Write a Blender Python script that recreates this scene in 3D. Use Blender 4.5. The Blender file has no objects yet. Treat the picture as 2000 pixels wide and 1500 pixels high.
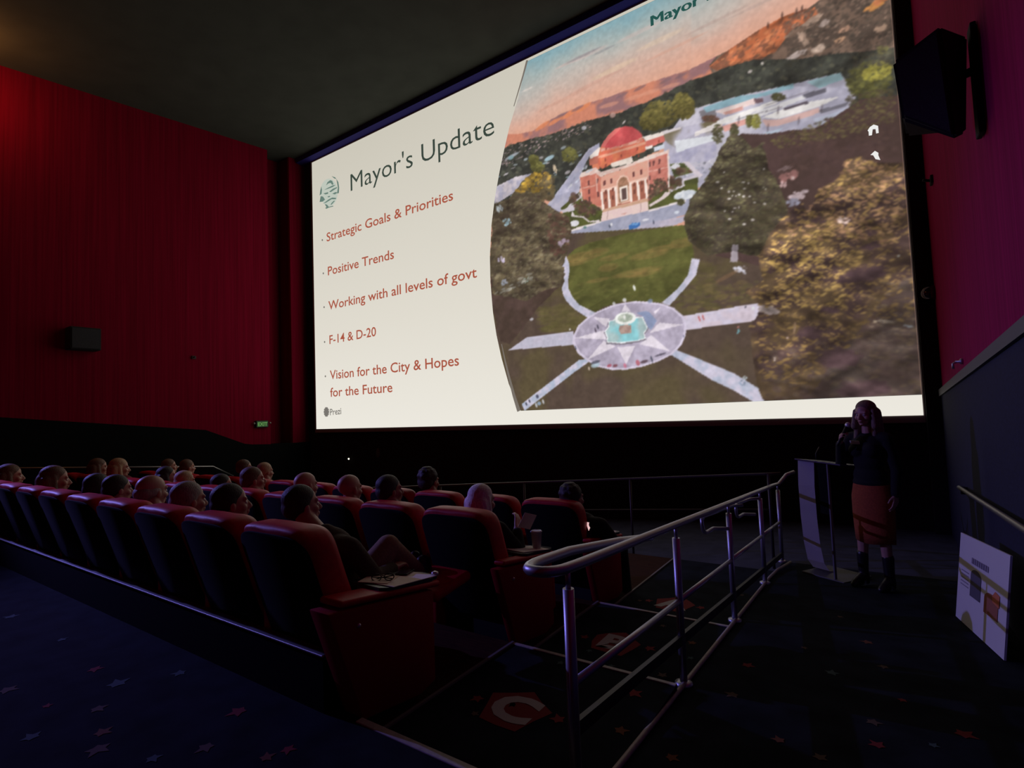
import bpy, bmesh, math, random
import numpy as np
from mathutils import Vector, Matrix, Euler
SC = bpy.context.scene
COL = SC.collection
PI = math.pi
R_ = math.radians

# ------------------------------------------------------------------ camera
# metres; z = 0 is the carpet of the cross aisle, +Y runs towards the screen, +X to the right wall
EYE = Vector((0.0, 0.0, 1.41))
FPX = 1037.54                                   # focal length for a 2000 px wide frame
AX = np.array([[0.82452323, -0.06179859, -0.56244322],
               [0.56457952, 0.02385547, 0.82503386],
               [-0.03756858, -0.99780351, 0.05455961]])
cam_d = bpy.data.cameras.new('camera'); cam = bpy.data.objects.new('camera', cam_d); COL.objects.link(cam)
cam_d.sensor_fit = 'HORIZONTAL'; cam_d.sensor_width = 36.0; cam_d.lens = FPX / 2000 * 36.0
cam_d.clip_start = 0.05; cam_d.clip_end = 100
rt, up, bk = AX[:, 0], -AX[:, 1], -AX[:, 2]
cam.matrix_world = Matrix(((rt[0], up[0], bk[0], EYE.x), (rt[1], up[1], bk[1], EYE.y), (rt[2], up[2], bk[2], EYE.z), (0, 0, 0, 1)))
SC.camera = cam

# ------------------------------------------------------------------ world, lights, exposure
wd = bpy.data.worlds.new('world'); SC.world = wd; wd.use_nodes = True
wb = wd.node_tree.nodes['Background']; wb.inputs[0].default_value = (0.35, 0.32, 0.45, 1); wb.inputs[1].default_value = 0.0
SC.view_settings.view_transform = 'Standard'; SC.view_settings.look = 'None'
SC.view_settings.exposure = 0.0; SC.view_settings.gamma = 1.0; SC.view_settings.use_curve_mapping = False
SC.cycles.use_denoising = True
SC.cycles.max_bounces = 6; SC.cycles.diffuse_bounces = 4

def spot(name, loc, target, energy, color, size, angle=60, blend=0.5):
    d = bpy.data.lights.new(name, 'SPOT'); d.energy = energy; d.color = color
    d.shadow_soft_size = size; d.spot_size = R_(angle); d.spot_blend = blend
    o = bpy.data.objects.new(name, d); COL.objects.link(o); o.location = loc
    o.rotation_euler = (Vector(target) - Vector(loc)).to_track_quat('-Z', 'Y').to_euler()
    return o
# violet spotlight high on the left wall behind the frame: throws the rail's shadow on the poster and lectern
spot('house_spotlight', (-13.0, 0.6, 4.5), (-1.5, 3.4, 0.1), 1500, (0.27, 0.24, 1.0), 0.05, 42, 0.8)
# warm sconce on the left wall just left of the frame
d_ = bpy.data.lights.new('wall_sconce_lamp', 'POINT'); d_.energy = 40; d_.color = (1.0, 0.36, 0.10); d_.shadow_soft_size = 0.12
o_ = bpy.data.objects.new('wall_sconce_lamp', d_); COL.objects.link(o_); o_.location = (-12.6, 2.0, 7.7)

# ------------------------------------------------------------------ helpers
def lin(c):
    c = np.asarray(c, float) / 255.0
    return np.where(c <= 0.04045, c / 12.92, ((c + 0.055) / 1.055) ** 2.4)

MATS = {}
def mat(name, col, rough=0.7, metal=0.0, noise=0.0, scale=20.0, stretch=(1, 1, 1), bump=0.0, emit=None, estr=1.0, coat=0.0, spec=0.5, alpha=1.0, trans=0.0):
    if name in MATS: return MATS[name]
    m = bpy.data.materials.new(name); m.use_nodes = True
    nt = m.node_tree; b = nt.nodes['Principled BSDF']
    b.inputs['Base Color'].default_value = (*col, 1); b.inputs['Roughness'].default_value = rough
    b.inputs['Metallic'].default_value = metal; b.inputs['Specular IOR Level'].default_value = spec
    b.inputs['Coat Weight'].default_value = coat; b.inputs['Alpha'].default_value = alpha
    b.inputs['Transmission Weight'].default_value = trans
    if noise or bump:
        tc = nt.nodes.new('ShaderNodeTexCoord'); mp = nt.nodes.new('ShaderNodeMapping')
        mp.inputs['Scale'].default_value = stretch
        nz = nt.nodes.new('ShaderNodeTexNoise'); nz.inputs['Scale'].default_value = scale; nz.inputs['Detail'].default_value = 4
        nt.links.new(tc.outputs['Object'], mp.inputs[0]); nt.links.new(mp.outputs[0], nz.inputs['Vector'])
        if noise:
            rp = nt.nodes.new('ShaderNodeValToRGB'); rp.color_ramp.elements[0].position = 0.3; rp.color_ramp.elements[1].position = 0.7
            rp.color_ramp.elements[0].color = (*[c * (1 - noise) for c in col], 1)
            rp.color_ramp.elements[1].color = (*[min(1, c * (1 + noise)) for c in col], 1)
            nt.links.new(nz.outputs['Fac'], rp.inputs[0]); nt.links.new(rp.outputs[0], b.inputs['Base Color'])
        if bump:
            bp = nt.nodes.new('ShaderNodeBump'); bp.inputs['Strength'].default_value = bump; bp.inputs['Distance'].default_value = 0.01
            nt.links.new(nz.outputs['Fac'], bp.inputs['Height']); nt.links.new(bp.outputs[0], b.inputs['Normal'])
    if emit is not None:
        b.inputs['Emission Color'].default_value = (*emit, 1); b.inputs['Emission Strength'].default_value = estr
    MATS[name] = m
    return m

def emat(name, srgb, s=1.0):
    """a lit area of the projection"""
    if name in MATS: return MATS[name]
    m = bpy.data.materials.new(name); m.use_nodes = True; nt = m.node_tree; nt.nodes.clear()
    e = nt.nodes.new('ShaderNodeEmission'); o = nt.nodes.new('ShaderNodeOutputMaterial')
    e.inputs[0].default_value = (*lin(srgb), 1); e.inputs[1].default_value = s
    nt.links.new(e.outputs[0], o.inputs[0]); MATS[name] = m
    return m

def tag(o, label=None, cat=None, group=None, kind=None):
    if label: o['label'] = label
    if cat: o['category'] = cat
    if group: o['group'] = group
    if kind: o['kind'] = kind
    return o

def link(name, me, mats=(), parent=None, smooth=False):
    o = bpy.data.objects.new(name, me); COL.objects.link(o)
    for m in ([mats] if not isinstance(mats, (list, tuple)) else mats): me.materials.append(m)
    if parent: o.parent = parent
    if smooth:
        me.polygons.foreach_set('use_smooth', [True] * len(me.polygons))
    return o

def obj(name, bm, mats, parent=None, smooth=False, autos=None):
    me = bpy.data.meshes.new(name)
    bmesh.ops.recalc_face_normals(bm, faces=bm.faces)
    bm.to_mesh(me); bm.free()
    o = link(name, me, mats, parent, smooth or autos is not None)
    if autos is not None:
        me.set_sharp_from_angle(angle=R_(autos))
    return o

def thing(name, label, cat, loc=(0, 0, 0), rz=0.0, group=None):
    o = bpy.data.objects.new(name, None); COL.objects.link(o); o.location = loc; o.rotation_euler = (0, 0, rz)
    o.empty_display_size = 0.1
    return tag(o, label, cat, group)

def struct(name, bm, mats, parent=None, **k):
    return tag(obj(name, bm, mats, parent, **k), kind='structure')

def box(bm, a, b, bev=0.0, mi=0):
    a, b = Vector(a), Vector(b)
    g = bmesh.ops.create_cube(bm, size=1.0)
    vs = g['verts']
    for v in vs: v.co = Vector([(a[i] + b[i]) / 2 + v.co[i] * (b[i] - a[i]) for i in range(3)])
    fs = set(f for v in vs for f in v.link_faces)
    for f in fs: f.material_index = mi
    if bev:
        es = list(set(e for v in vs for e in v.link_edges))
        bmesh.ops.bevel(bm, geom=es, offset=bev, segments=3, profile=0.5, affect='EDGES')
    return vs

def face(bm, pts, mi=0):
    f = bm.faces.new([bm.verts.new(p) for p in pts]); f.material_index = mi
    return f

def prism(bm, pts, axis, d, mi=0):
    """closed outline pts (3-D, planar) pushed along the vector d*axis"""
    n = len(pts); off = Vector(axis) * d
    a = [bm.verts.new(p) for p in pts]; b = [bm.verts.new(Vector(p) + off) for p in pts]
    fs = [bm.faces.new(a), bm.faces.new(b[::-1])]
    for i in range(n): fs.append(bm.faces.new((a[i], b[i], b[(i + 1) % n], a[(i + 1) % n])))
    for f in fs: f.material_index = mi
    return a + b

def tube(bm, pts, r, n=10, cap=True, mi=0):
    pts = [Vector(p) for p in pts]; rs = r if isinstance(r, (list, tuple)) else [r] * len(pts)
    rings = []; prev = None
    for i, p in enumerate(pts):
        t = (pts[min(i + 1, len(pts) - 1)] - pts[max(i - 1, 0)]).normalized()
        if prev is None:
            u = t.cross(Vector((0, 0, 1)));
            if u.length < 1e-3: u = t.cross(Vector((1, 0, 0)))
        else: u = prev - t * prev.dot(t)
        u.normalize(); prev = u; w = t.cross(u)
        rings.append([bm.verts.new(p + (u * math.cos(2 * PI * k / n) + w * math.sin(2 * PI * k / n)) * rs[i]) for k in range(n)])
    for a, b in zip(rings, rings[1:]):
        for k in range(n):
            f = bm.faces.new((a[k], a[(k + 1) % n], b[(k + 1) % n], b[k])); f.material_index = mi; f.smooth = True
    if cap:
        for q in (rings[0], rings[-1][::-1]):
            f = bm.faces.new(q); f.material_index = mi

def arc(p0, c, p1, n=6):
    """quadratic bend from p0 to p1 pulled to c"""
    p0, c, p1 = Vector(p0), Vector(c), Vector(p1)
    return [p0 * (1 - t) ** 2 + c * 2 * t * (1 - t) + p1 * t * t for t in [i / n for i in range(n + 1)]]

def ball(bm, c, r, u=16, v=10, mi=0, rot=None):
    rr = Vector((r, r, r)) if isinstance(r, (int, float)) else Vector(r)
    g = bmesh.ops.create_uvsphere(bm, u_segments=u, v_segments=v, radius=1.0)
    for w in g['verts']:
        p = Vector((w.co.x * rr.x, w.co.y * rr.y, w.co.z * rr.z))
        if rot is not None: p = rot @ p
        w.co = p + Vector(c)
    for f in set(f for w in g['verts'] for f in w.link_faces): f.material_index = mi; f.smooth = True
    return g['verts']

def lathe(bm, prof, c=(0, 0, 0), n=24, mi=0):
    c = Vector(c); rings = []
    for r, z in prof:
        rings.append([bm.verts.new(c + Vector((r * math.cos(2 * PI * k / n), r * math.sin(2 * PI * k / n), z))) for k in range(n)])
    for a, b in zip(rings, rings[1:]):
        for k in range(n):
            f = bm.faces.new((a[k], a[(k + 1) % n], b[(k + 1) % n], b[k])); f.material_index = mi; f.smooth = True
    for q in (rings[0][::-1], rings[-1]):
        bm.faces.new(q).material_index = mi

def B(): return bmesh.new()

def text_mesh(body, size=1.0, offset=0.0, extrude=0.0):
    cu = bpy.data.curves.new('lettering', 'FONT'); cu.body = body; cu.size = size; cu.offset = offset; cu.extrude = extrude
    cu.resolution_u = 3
    o = bpy.data.objects.new('lettering', cu); COL.objects.link(o)
    dg = bpy.context.evaluated_depsgraph_get()
    me = bpy.data.meshes.new_from_object(o.evaluated_get(dg))
    bpy.data.objects.remove(o); bpy.data.curves.remove(cu)
    return me

def ramp_z(y): return 0.02 - 0.065 * max(y, 0.3)
STARS_RAMP = [(-1.2, 2.85, 0.055, 1), (-0.76, 3.6, 0.05, 1), (-0.15, 4.48, 0.05, 2), (0.25, 3.34, 0.06, 1), (-0.09, 3.0, 0.045, 1), (-0.97, 2.6, 0.045, 2), (-1.07, 4.46, 0.045, 2), (-1.17, 3.84, 0.04, 2), (-0.47, 2.79, 0.04, 2), (-0.32, 3.77, 0.05, 3), (-0.11, 3.23, 0.045, 4), (-0.75, 3.14, 0.05, 4), (-0.06, 4.05, 0.04, 4), (0.27, 7.16, 0.05, 4), (0.02, 3.59, 0.03, 1), (0.12, 3.14, 0.03, 3), (-0.84, 2.37, 0.04, 2), (-0.3, 2.74, 0.04, 4), (-0.5, 4.12, 0.03, 4), (-1.2, 2.08, 0.055, 1), (-0.34, 5.0, 0.03, 4)]
STARS_AISLE = [(-2.67, 1.43, 0.06, 1), (-3.88, 1.23, 0.05, 1), (-3.33, 1.07, 0.05, 4), (-3.55, 1.23, 0.07, 3), (-4.02, 0.88, 0.06, 4), (-2.51, 1.2, 0.05, 4), (-2.92, 0.94, 0.06, 4), (-3.06, 1.0, 0.05, 2), (-3.37, 1.47, 0.05, 3), (-5.55, 1.23, 0.06, 3), (-4.62, 1.28, 0.04, 3), (-2.18, 1.38, 0.04, 1), (-2.21, 1.3, 0.04, 2), (-2.63, 1.04, 0.04, 3), (-3.31, 0.81, 0.05, 3), (-3.6, 0.94, 0.03, 1)]
STARS_TREAD = {'C': [(-1.17, 2.77, .055, 1), (-1.1, 2.42, .045, 2), (-1.15, 1.97, .055, 1)], 'B': [(-1.17, 3.85, .04, 2), (-1.2, 3.3, .04, 4)], 'A': [(-1.08, 4.44, .045, 2)]}
# ------------------------------------------------------------------ the room
XL, XR, YF, YB = -13.46, 0.75, 9.32, -4.0
M_red = mat('red_wall_fabric', (0.20, 0.002, 0.020), 0.95, spec=0.08, noise=0.22, scale=3.0, stretch=(9, 9, 0.15), bump=0.3)
M_redlit = mat('violet_lit_wall_fabric', (0.36, 0.004, 0.085), 0.95, spec=0.1, noise=0.2, scale=3.0, stretch=(9, 9, 0.15), bump=0.3)  # red wall fabric again, with the spotlight's violet tint put into the colour
M_black = mat('black_paint', (0.012, 0.012, 0.013), 0.9)
M_wains = mat('dark_wainscot_carpet', (0.005, 0.0055, 0.006), 0.95, spec=0.1, noise=0.25, scale=60)
M_navy = mat('navy_wainscot_carpet', (0.014, 0.016, 0.05), 0.95, noise=0.3, scale=50)
M_ceil = mat('dark_ceiling_paint', (0.06, 0.066, 0.056), 0.95, spec=0.1, noise=0.1, scale=2.0)
M_carpet = mat('navy_carpet', (0.012, 0.0165, 0.023), 0.98, spec=0.1, noise=0.45, scale=5.0)
M_wood = mat('brown_row_floor', (0.05, 0.016, 0.008), 0.85, spec=0.1, noise=0.3, scale=6, stretch=(1, 6, 1))
M_nose = mat('grey_nosing_strip', (0.42, 0.38, 0.36), 0.5, noise=0.15, scale=30)
M_star = [mat('carpet_star_red', (0.22, 0.012, 0.014), 0.95), mat('carpet_star_orange', (0.16, 0.05, 0.014), 0.95),
          mat('carpet_star_teal', (0.05, 0.10, 0.10), 0.95), mat('carpet_star_tan', (0.11, 0.07, 0.045), 0.95)]
M_ltr = mat('carpet_letter_white', (0.50, 0.46, 0.44), 0.95)

def ceil_z(y): return 8.94 + 0.091 * (y - 8.2)
def quad(bm, x0, x1, y0, y1, zf, mi=0):
    face(bm, [(x0, y0, zf(y0)), (x1, y0, zf(y0)), (x1, y1, zf(y1)), (x0, y1, zf(y1))], mi)

def star(bm, x, y, z, r, mi, k=0, slope=0.0, n=5):
    pts = []
    for i in range(2 * n):
        a = PI * i / n + k; q = r * 0.85 * (1 + 0.25 * math.sin(7 * x + 3 * y + 2.4 * i)) if i % 2 == 0 else r * 0.45
        dx, dy = q * math.cos(a), q * math.sin(a)
        pts.append((x + dx, y + dy, z + 0.002 + slope * dy))
    face(bm, pts, mi)

FM = [M_carpet] + M_star + [M_ltr]
rnd = random.Random(7)
# cross aisle
bm = B(); box(bm, (XL, YB, -0.25), (-1.0, 1.70, 0.0)); box(bm, (-1.0, YB, -0.25), (XR, 0.3, 0.0))
for x, y, r, mi in STARS_AISLE: star(bm, x, y, 0, r, mi, rnd.random() * 6)
struct('floor', bm, FM)
# ramp down to the screen, right of the steps
bm = B()
prism(bm, [(-1.0, 0.3, 0.0), (-1.0, 7.2, ramp_z(7.2)), (-1.0, 7.2, -1.6), (-1.0, 0.3, -1.6)], (1, 0, 0), XR + 1.0)
for x, y, r, mi in [q for q in STARS_RAMP if q[0] > -0.94]: star(bm, x, y, ramp_z(y), r, mi, rnd.random() * 6, -0.065)
struct('ramp', bm, FM)
TREADS = [('C', -0.12, 1.70, 2.97), ('B', -0.255, 2.97, 4.27), ('A', -0.39, 4.27, 6.35)]
XA = -2.09
for L, z, y0, y1 in TREADS:
    bm = B(); box(bm, (XA, y0, -1.6), (-1.0, y1, z))
    cx, cy = -1.64, y0 + 0.62
    # ragged red burst with the row letter in it
    pts = []
    for i in range(10):
        a = 2 * PI * i / 10 + 0.3; q = (0.185, 0.15)[i % 2] * (1.0 + 0.22 * rnd.random())
        pts.append((cx + q * math.cos(a) * 0.95, cy + q * math.sin(a), z + 0.002))
    face(bm, pts, 1)
    star(bm, cx + 0.24, cy + 0.03, z, 0.05, 1, 1.0); star(bm, cx - 0.23, cy - 0.02, z, 0.045, 1, 0.4)
    for k in range(5): star(bm, XA + 0.15 + 0.9 * rnd.random(), y0 + 0.1 + 1.1 * rnd.random(), z, 0.03, rnd.choice((3, 4)), rnd.random() * 6)
    for x, y, r, mi in STARS_TREAD[L]: star(bm, x, y, z, r, mi, rnd.random() * 6)
    me = text_mesh(L, 0.36, 0.016)
    bt = B(); bt.from_mesh(me)
    xs = [v.co.x for v in bt.verts]; ys = [v.co.y for v in bt.verts]
    mx, my = (min(xs) + max(xs)) / 2, (min(ys) + max(ys)) / 2
    for v in bt.verts: v.co = Vector((cx + v.co.x - mx, cy + (v.co.y - my) * 0.85, z + 0.004))
    tmp = bpy.data.meshes.new('t'); bt.to_mesh(tmp); bt.free()
    n0 = len(bm.faces); bm.from_mesh(tmp); bm.faces.ensure_lookup_table()
    for f in bm.faces[n0:]: f.material_index = 5
    struct('stair_step', bm, FM)
    bm = B(); box(bm, (XL, y0, -1.6), (XA, y1, z)); struct('row_platform', bm, M_wood)
# floor between the first row and the screen, falling to the left
bm = B()
prism(bm, [(XL, 6.35, -1.24), (-1.0, 6.35, -0.43), (XR, 6.35, -0.43), (XR, 6.35, -1.7), (XL, 6.35, -1.7)], (0, 1, 0), YF - 6.35)
struct('front_floor', bm, mat('blue_grey_carpet', (0.04, 0.045, 0.085), 0.98, noise=0.3, scale=5))
# nosings: one strip per step, a thin edging along the rows, the kerb along the ramp
n = 0
for (L, z, y0, y1) in TREADS:
    zt = (0.0, -0.12, -0.255)[n]
    bm = B(); box(bm, (XA, y0 - (0.034 if n == 0 else 0.024), zt - 0.02), (-1.0, y0 + 0.006, zt + 0.006), 0.004); struct('trim_%d' % (n + 1), bm, M_nose)
    bm = B(); box(bm, (XA - 0.012, y0 + 0.01, z - 0.01), (XA + 0.006, y1, z + 0.012)); struct('trim_%d' % (n + 4), bm, mat('dull_edging', (0.2, 0.18, 0.17), 0.6))
    n += 1
bm = B(); tube(bm, [(-1.02, 1.2, ramp_z(1.2) + 0.012)] + [(-1.0, y, ramp_z(y) + 0.012) for y in (1.6, 3, 5, 6.0)] + [(-0.98, 6.35, ramp_z(6.35) + 0.02), (-0.90, 6.75, -0.38)], 0.014, 8)
struct('trim_7', bm, M_nose)
# kerb wall behind the nearest row with a metal cap
bm = B(); box(bm, (XL, 1.635, 0.0), (-2.28, 1.69, 0.262)); struct('kerb_wall', bm, M_wains)
bm = B(); box(bm, (XL, 1.63, 0.262), (-2.28, 1.694, 0.274), 0.004); struct('trim_8', bm, mat('satin_metal_cap', (0.42, 0.42, 0.46), 0.45, 0.7))

# left wall: red fabric above, dark wainscot below with a sloping top edge
def wains_l(y):
    P = [(YB, 2.4), (2.79, 1.69), (6.45, 1.28), (7.46, 0.86), (8.15, 0.82), (YF, 0.80)]
    for (a, za), (b, zb) in zip(P, P[1:]):
        if y <= b: return za + (zb - za) * (y - a) / (b - a)
bm = B()
prism(bm, [(XL, YB, -1.7), (XL, 8.15, -1.7), (XL, 8.15, ceil_z(8.15)), (XL, YB, ceil_z(YB))], (-1, 0, 0), 0.4)
prism(bm, [(XL - 0.55, 8.15, -1.7), (XL - 0.55, 8.82, -1.7), (XL - 0.55, 8.82, 9.1), (XL - 0.55, 8.15, 9.0)], (-1, 0, 0), 0.2)
prism(bm, [(XL - 0.02, 8.82, -1.7), (XL - 0.02, YF, -1.7), (XL - 0.02, YF, ceil_z(YF)), (XL - 0.02, 8.82, ceil_z(8.82))], (-1, 0, 0), 0.75)
struct('wall_left', bm, M_red)
bm = B()
ys = [YB, 2.79, 6.45, 6.7, 7.4, 7.6, 8.15]
prism(bm, [(XL, y, wains_l(y)) for y in ys] + [(XL, 8.15, -1.7), (XL, YB, -1.7)], (1, 0, 0), 0.05)
box(bm, (XL - 0.6, 8.15, -1.7), (XL + 0.05, YF, 0.81))
struct('baseboard_left', bm, M_wains)
# right wall
def wains_r(y): return 1.41 + (9.24 - y) * 0.066
bm = B(); prism(bm, [(XR, YB, -1.7), (XR, YF, -1.7), (XR, YF, ceil_z(YF)), (XR, YB, ceil_z(YB))], (1, 0, 0), 0.3); struct('wall_right', bm, M_redlit)
bm = B(); prism(bm, [(XR, YB, -1.7), (XR, YF, -1.7), (XR, YF, wains_r(YF)), (XR, YB, wains_r(YB))], (-1, 0, 0), 0.02); struct('baseboard_right', bm, M_navy)
bm = B(); prism(bm, [(XR, YB, wains_r(YB)), (XR, 9.22, wains_r(9.22)), (XR, 9.22, wains_r(9.22) + 0.09), (XR, YB, wains_r(YB) + 0.09)], (-1, 0, 0), 0.045)
struct('trim_9', bm, mat('grey_wall_trim', (0.10, 0.10, 0.105), 0.6))
# front wall behind the screen, ceiling, back wall
bm = B(); box(bm, (XL - 0.8, YF, -1.7), (XR + 0.3, YF + 0.2, 9.4)); struct('wall_front', bm, M_black)
bm = B(); box(bm, (XL - 0.8, YB - 0.2, -1.7), (XR + 0.3, YB, 9.4)); struct('wall_back', bm, M_red)
bm = B()
prism(bm, [(XL - 0.8, YB, ceil_z(YB)), (XL - 0.8, YF + 0.2, ceil_z(YF + 0.2)), (XL - 0.8, YF + 0.2, 9.6), (XL - 0.8, YB, 9.6)], (1, 0, 0), XR + 0.3 - XL + 0.8)
struct('ceiling', bm, M_ceil)
# blue valance and black masking round the screen
bm = B(); box(bm, (-13.44, 9.02, 8.88), (XR, YF, 9.05)); struct('trim_10', bm, mat('blue_valance_cloth', (0.012, 0.007, 0.17), 0.9))
bm = B(); box(bm, (0.56, 9.16, -0.43), (XR, YF, 8.95)); struct('trim_11', bm, M_black)
# ------------------------------------------------------------------ the projection screen
SX0, SX1, SZ0, SZ1, SY = -13.0, 0.532, 1.167, 8.84, 9.24
_R = AX; _E = np.array([0, 0, 1.41])
def on_screen(px, py):
    """point of the slide artwork, traced in photo pixels, on the plane of the screen -> X, Z in metres"""
    d = _R @ np.array([px - 1000.0, py - 750.0, FPX]); t = SY / d[1]
    return d[0] * t, d[2] * t + 1.41
def Q(P): return [on_screen(*p) for p in P]

# ---- the aerial picture of the slide as a fine colour grid (pixels of the projection)
RES = 75.0
GX0, GX1, GZ0, GZ1 = -9.75, SX1, 1.45, 8.78
GW, GH = int((GX1 - GX0) * RES) + 1, int((GZ1 - GZ0) * RES) + 1
gx = np.linspace(GX0, GX1, GW); gz = np.linspace(GZ0, GZ1, GH)
GX, GZ = np.meshgrid(gx, gz)
_w = np.stack([GX, np.full_like(GX, SY), GZ - 1.41], -1) @ _R      # camera axes, used only as the artwork's tracing frame
PX = 1000 + FPX * _w[..., 0] / _w[..., 2]; PY = 750 + FPX * _w[..., 1] / _w[..., 2]
IMG = np.zeros((GH, GW, 3)); IMG[:] = (74, 62, 54)
rng = np.random.default_rng(11)
def vnoise(step, oct=3):
    out = np.zeros((GH, GW)); amp = 1.0; tot = 0
    for o in range(oct):
        s = max(1.5, step / 2 ** o); h, w = int(GH / s) + 3, int(GW / s) + 3
        g = rng.random((h, w)); yy = np.arange(GH) / s; xx = np.arange(GW) / s
        y0 = yy.astype(int); x0 = xx.astype(int); fy = (yy - y0)[:, None]; fx = (xx - x0)[None]
        fy = fy * fy * (3 - 2 * fy); fx = fx * fx * (3 - 2 * fx)
        a = g[y0][:, x0] * (1 - fx) + g[y0][:, x0 + 1] * fx; b = g[y0 + 1][:, x0] * (1 - fx) + g[y0 + 1][:, x0 + 1] * fx
        out += amp * (a * (1 - fy) + b * fy); tot += amp; amp *= 0.55
    return out / tot
N1, N2, N3, N4 = vnoise(60), vnoise(24), vnoise(9), vnoise(4, 2)
def frond(step, ang, st):
    g = vnoise(step, 2); yy, xx = np.mgrid[0:GH, 0:GW]; ca_, sa_ = math.cos(ang), math.sin(ang)
    u = (xx * ca_ + yy * sa_) / st; w = (-xx * sa_ + yy * ca_)
    return g[np.mod(w.astype(int), GH), np.mod(u.astype(int), GW)]
F1, F2 = frond(14, 0.35, 3.0), frond(9, -0.3, 2.5)
def window(P, pad=0):
    q = np.array(Q(P)); i0 = int((q[:, 0].min() - GX0) * RES) - 2 - pad; i1 = int((q[:, 0].max() - GX0) * RES) + 3 + pad
    j0 = int((q[:, 1].min() - GZ0) * RES) - 2 - pad; j1 = int((q[:, 1].max() - GZ0) * RES) + 3 + pad
    return max(0, j0), max(0, min(GH, j1)), max(0, i0), max(0, min(GW, i1))
def inside(P, x, y):
    m = np.zeros(x.shape, bool); n = len(P); j = n - 1
    for i in range(n):
        xi, yi = P[i]; xj, yj = P[j]
        c = ((yi > y) != (yj > y)) & (x < (xj - xi) * (y - yi) / (yj - yi + 1e-9) + xi); m ^= c; j = i
    return m
def poly(P, c, c2=None, nz=None, lo=0.35, hi=0.65, a=1.0, jit=0):
    """flat colour, or two colours mixed by a noise"""
    j0, j1, i0, i1 = window(P)
    if j1 <= j0 or i1 <= i0: return
    x, y = PX[j0:j1, i0:i1], PY[j0:j1, i0:i1]
    if jit:
        x = x + (N3[j0:j1, i0:i1] - 0.5) * 2 * jit; y = y + (N2[j0:j1, i0:i1] - 0.5) * 2 * jit
    m = inside(P, x, y); v = IMG[j0:j1, i0:i1]
    col = np.empty(v.shape); col[:] = c
    if c2 is not None:
        t = np.clip(((nz if nz is not None else N3)[j0:j1, i0:i1] - lo) / (hi - lo), 0, 1)[..., None]
        col = col * (1 - t) + np.array(c2, float) * t
    v[m] = v[m] * (1 - a) + col[m] * a
def ell(cx, cy, rx, ry, ang=0.0, n=28):
    ca, sa = math.cos(R_(ang)), math.sin(R_(ang))
    return [(cx + rx * math.cos(t) * ca - ry * math.sin(t) * sa, cy + rx * math.cos(t) * sa + ry * math.sin(t) * ca) for t in [2 * PI * k / n for k in range(n)]]
def dab(cx, cy, rx, ry, ang, c, a=0.85):
    X, Z = on_screen(cx, cy); ii, jj = (X - GX0) * RES, (Z - GZ0) * RES
    r = int(max(rx, ry) * 1.35) + 2
    i0, i1, j0, j1 = max(0, int(ii) - r), min(GW, int(ii) + r + 1), max(0, int(jj) - r), min(GH, int(jj) + r + 1)
    if i1 <= i0 or j1 <= j0: return
    x, y = PX[j0:j1, i0:i1] - cx, PY[j0:j1, i0:i1] - cy
    ca, sa = math.cos(ang), math.sin(ang)
    d = ((x * ca + y * sa) / rx) ** 2 + ((y * ca - x * sa) / ry) ** 2
    w = np.clip((1.25 - d) / 0.6, 0, 1)[..., None] * a
    v = IMG[j0:j1, i0:i1]; v[:] = v * (1 - w) + np.array(c, float) * w
RD = random.Random(5)
def blot(x, y, rx, ry, ang, c, a=0.85):
    """ragged patch made of small touches"""
    if max(rx, ry) < 4: return dab(x, y, rx, ry, ang, c, a)
    ca_, sa_ = math.cos(ang), math.sin(ang)
    for _ in range(int(5 + max(rx, ry) * 1.1)):
        t, q = RD.uniform(0, 2 * PI), math.sqrt(RD.random()) * 0.95; u, v = rx * q * math.cos(t), ry * q * math.sin(t)
        r = RD.uniform(.18, .38); dab(x + u * ca_ - v * sa_, y + u * sa_ + v * ca_, max(1.2, rx * r), max(1.0, ry * r * 1.3), ang + RD.uniform(-.4, .4), np.array(c) * RD.uniform(.85, 1.12), a * .9)
def shade(P, nz, amp, mid=0.5):
    """clumps of lighter and darker leaf"""
    j0, j1, i0, i1 = window(P)
    m = inside(P, PX[j0:j1, i0:i1], PY[j0:j1, i0:i1]); v = IMG[j0:j1, i0:i1]
    f = 1 + (nz[j0:j1, i0:i1] - mid) * 2 * amp; v[m] = v[m] * f[m][:, None]
def pin(P, x, y):
    c = False; j = len(P) - 1
    for i in range(len(P)):
        if (P[i][1] > y) != (P[j][1] > y) and x < (P[j][0] - P[i][0]) * (y - P[i][1]) / (P[j][1] - P[i][1]) + P[i][0]: c = not c
        j = i
    return c
def dabs(P, n, r0, r1, pal, asp=0.55, ang=(-0.5, 0.5), a=0.8, light=None, fine=True):
    if fine and n >= 40: n, r0, r1, a = int(n * 2.6), r0 * 0.55, r1 * 0.72, a * 0.82
    mean = np.mean(np.array(pal, float), 0)
    xs = [p[0] for p in P]; ys = [p[1] for p in P]; pts = []
    while len(pts) < n:
        x, y = RD.uniform(min(xs), max(xs)), RD.uniform(min(ys), max(ys))
        if pin(P, x, y): pts.append((x, y))
    pts.sort(key=lambda p: p[1])
    for x, y in pts:
        r = RD.uniform(r0, r1); c = (np.array(RD.choice(pal), float) * 0.75 + mean * 0.25) * RD.uniform(0.85, 1.15)
        if light:
            t = (y - min(ys)) / (max(ys) - min(ys)); c = c * (light[0] + (light[1] - light[0]) * t)
        dab(x, y, r, r * asp * RD.uniform(0.7, 1.3), RD.uniform(*ang), c, a)

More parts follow.
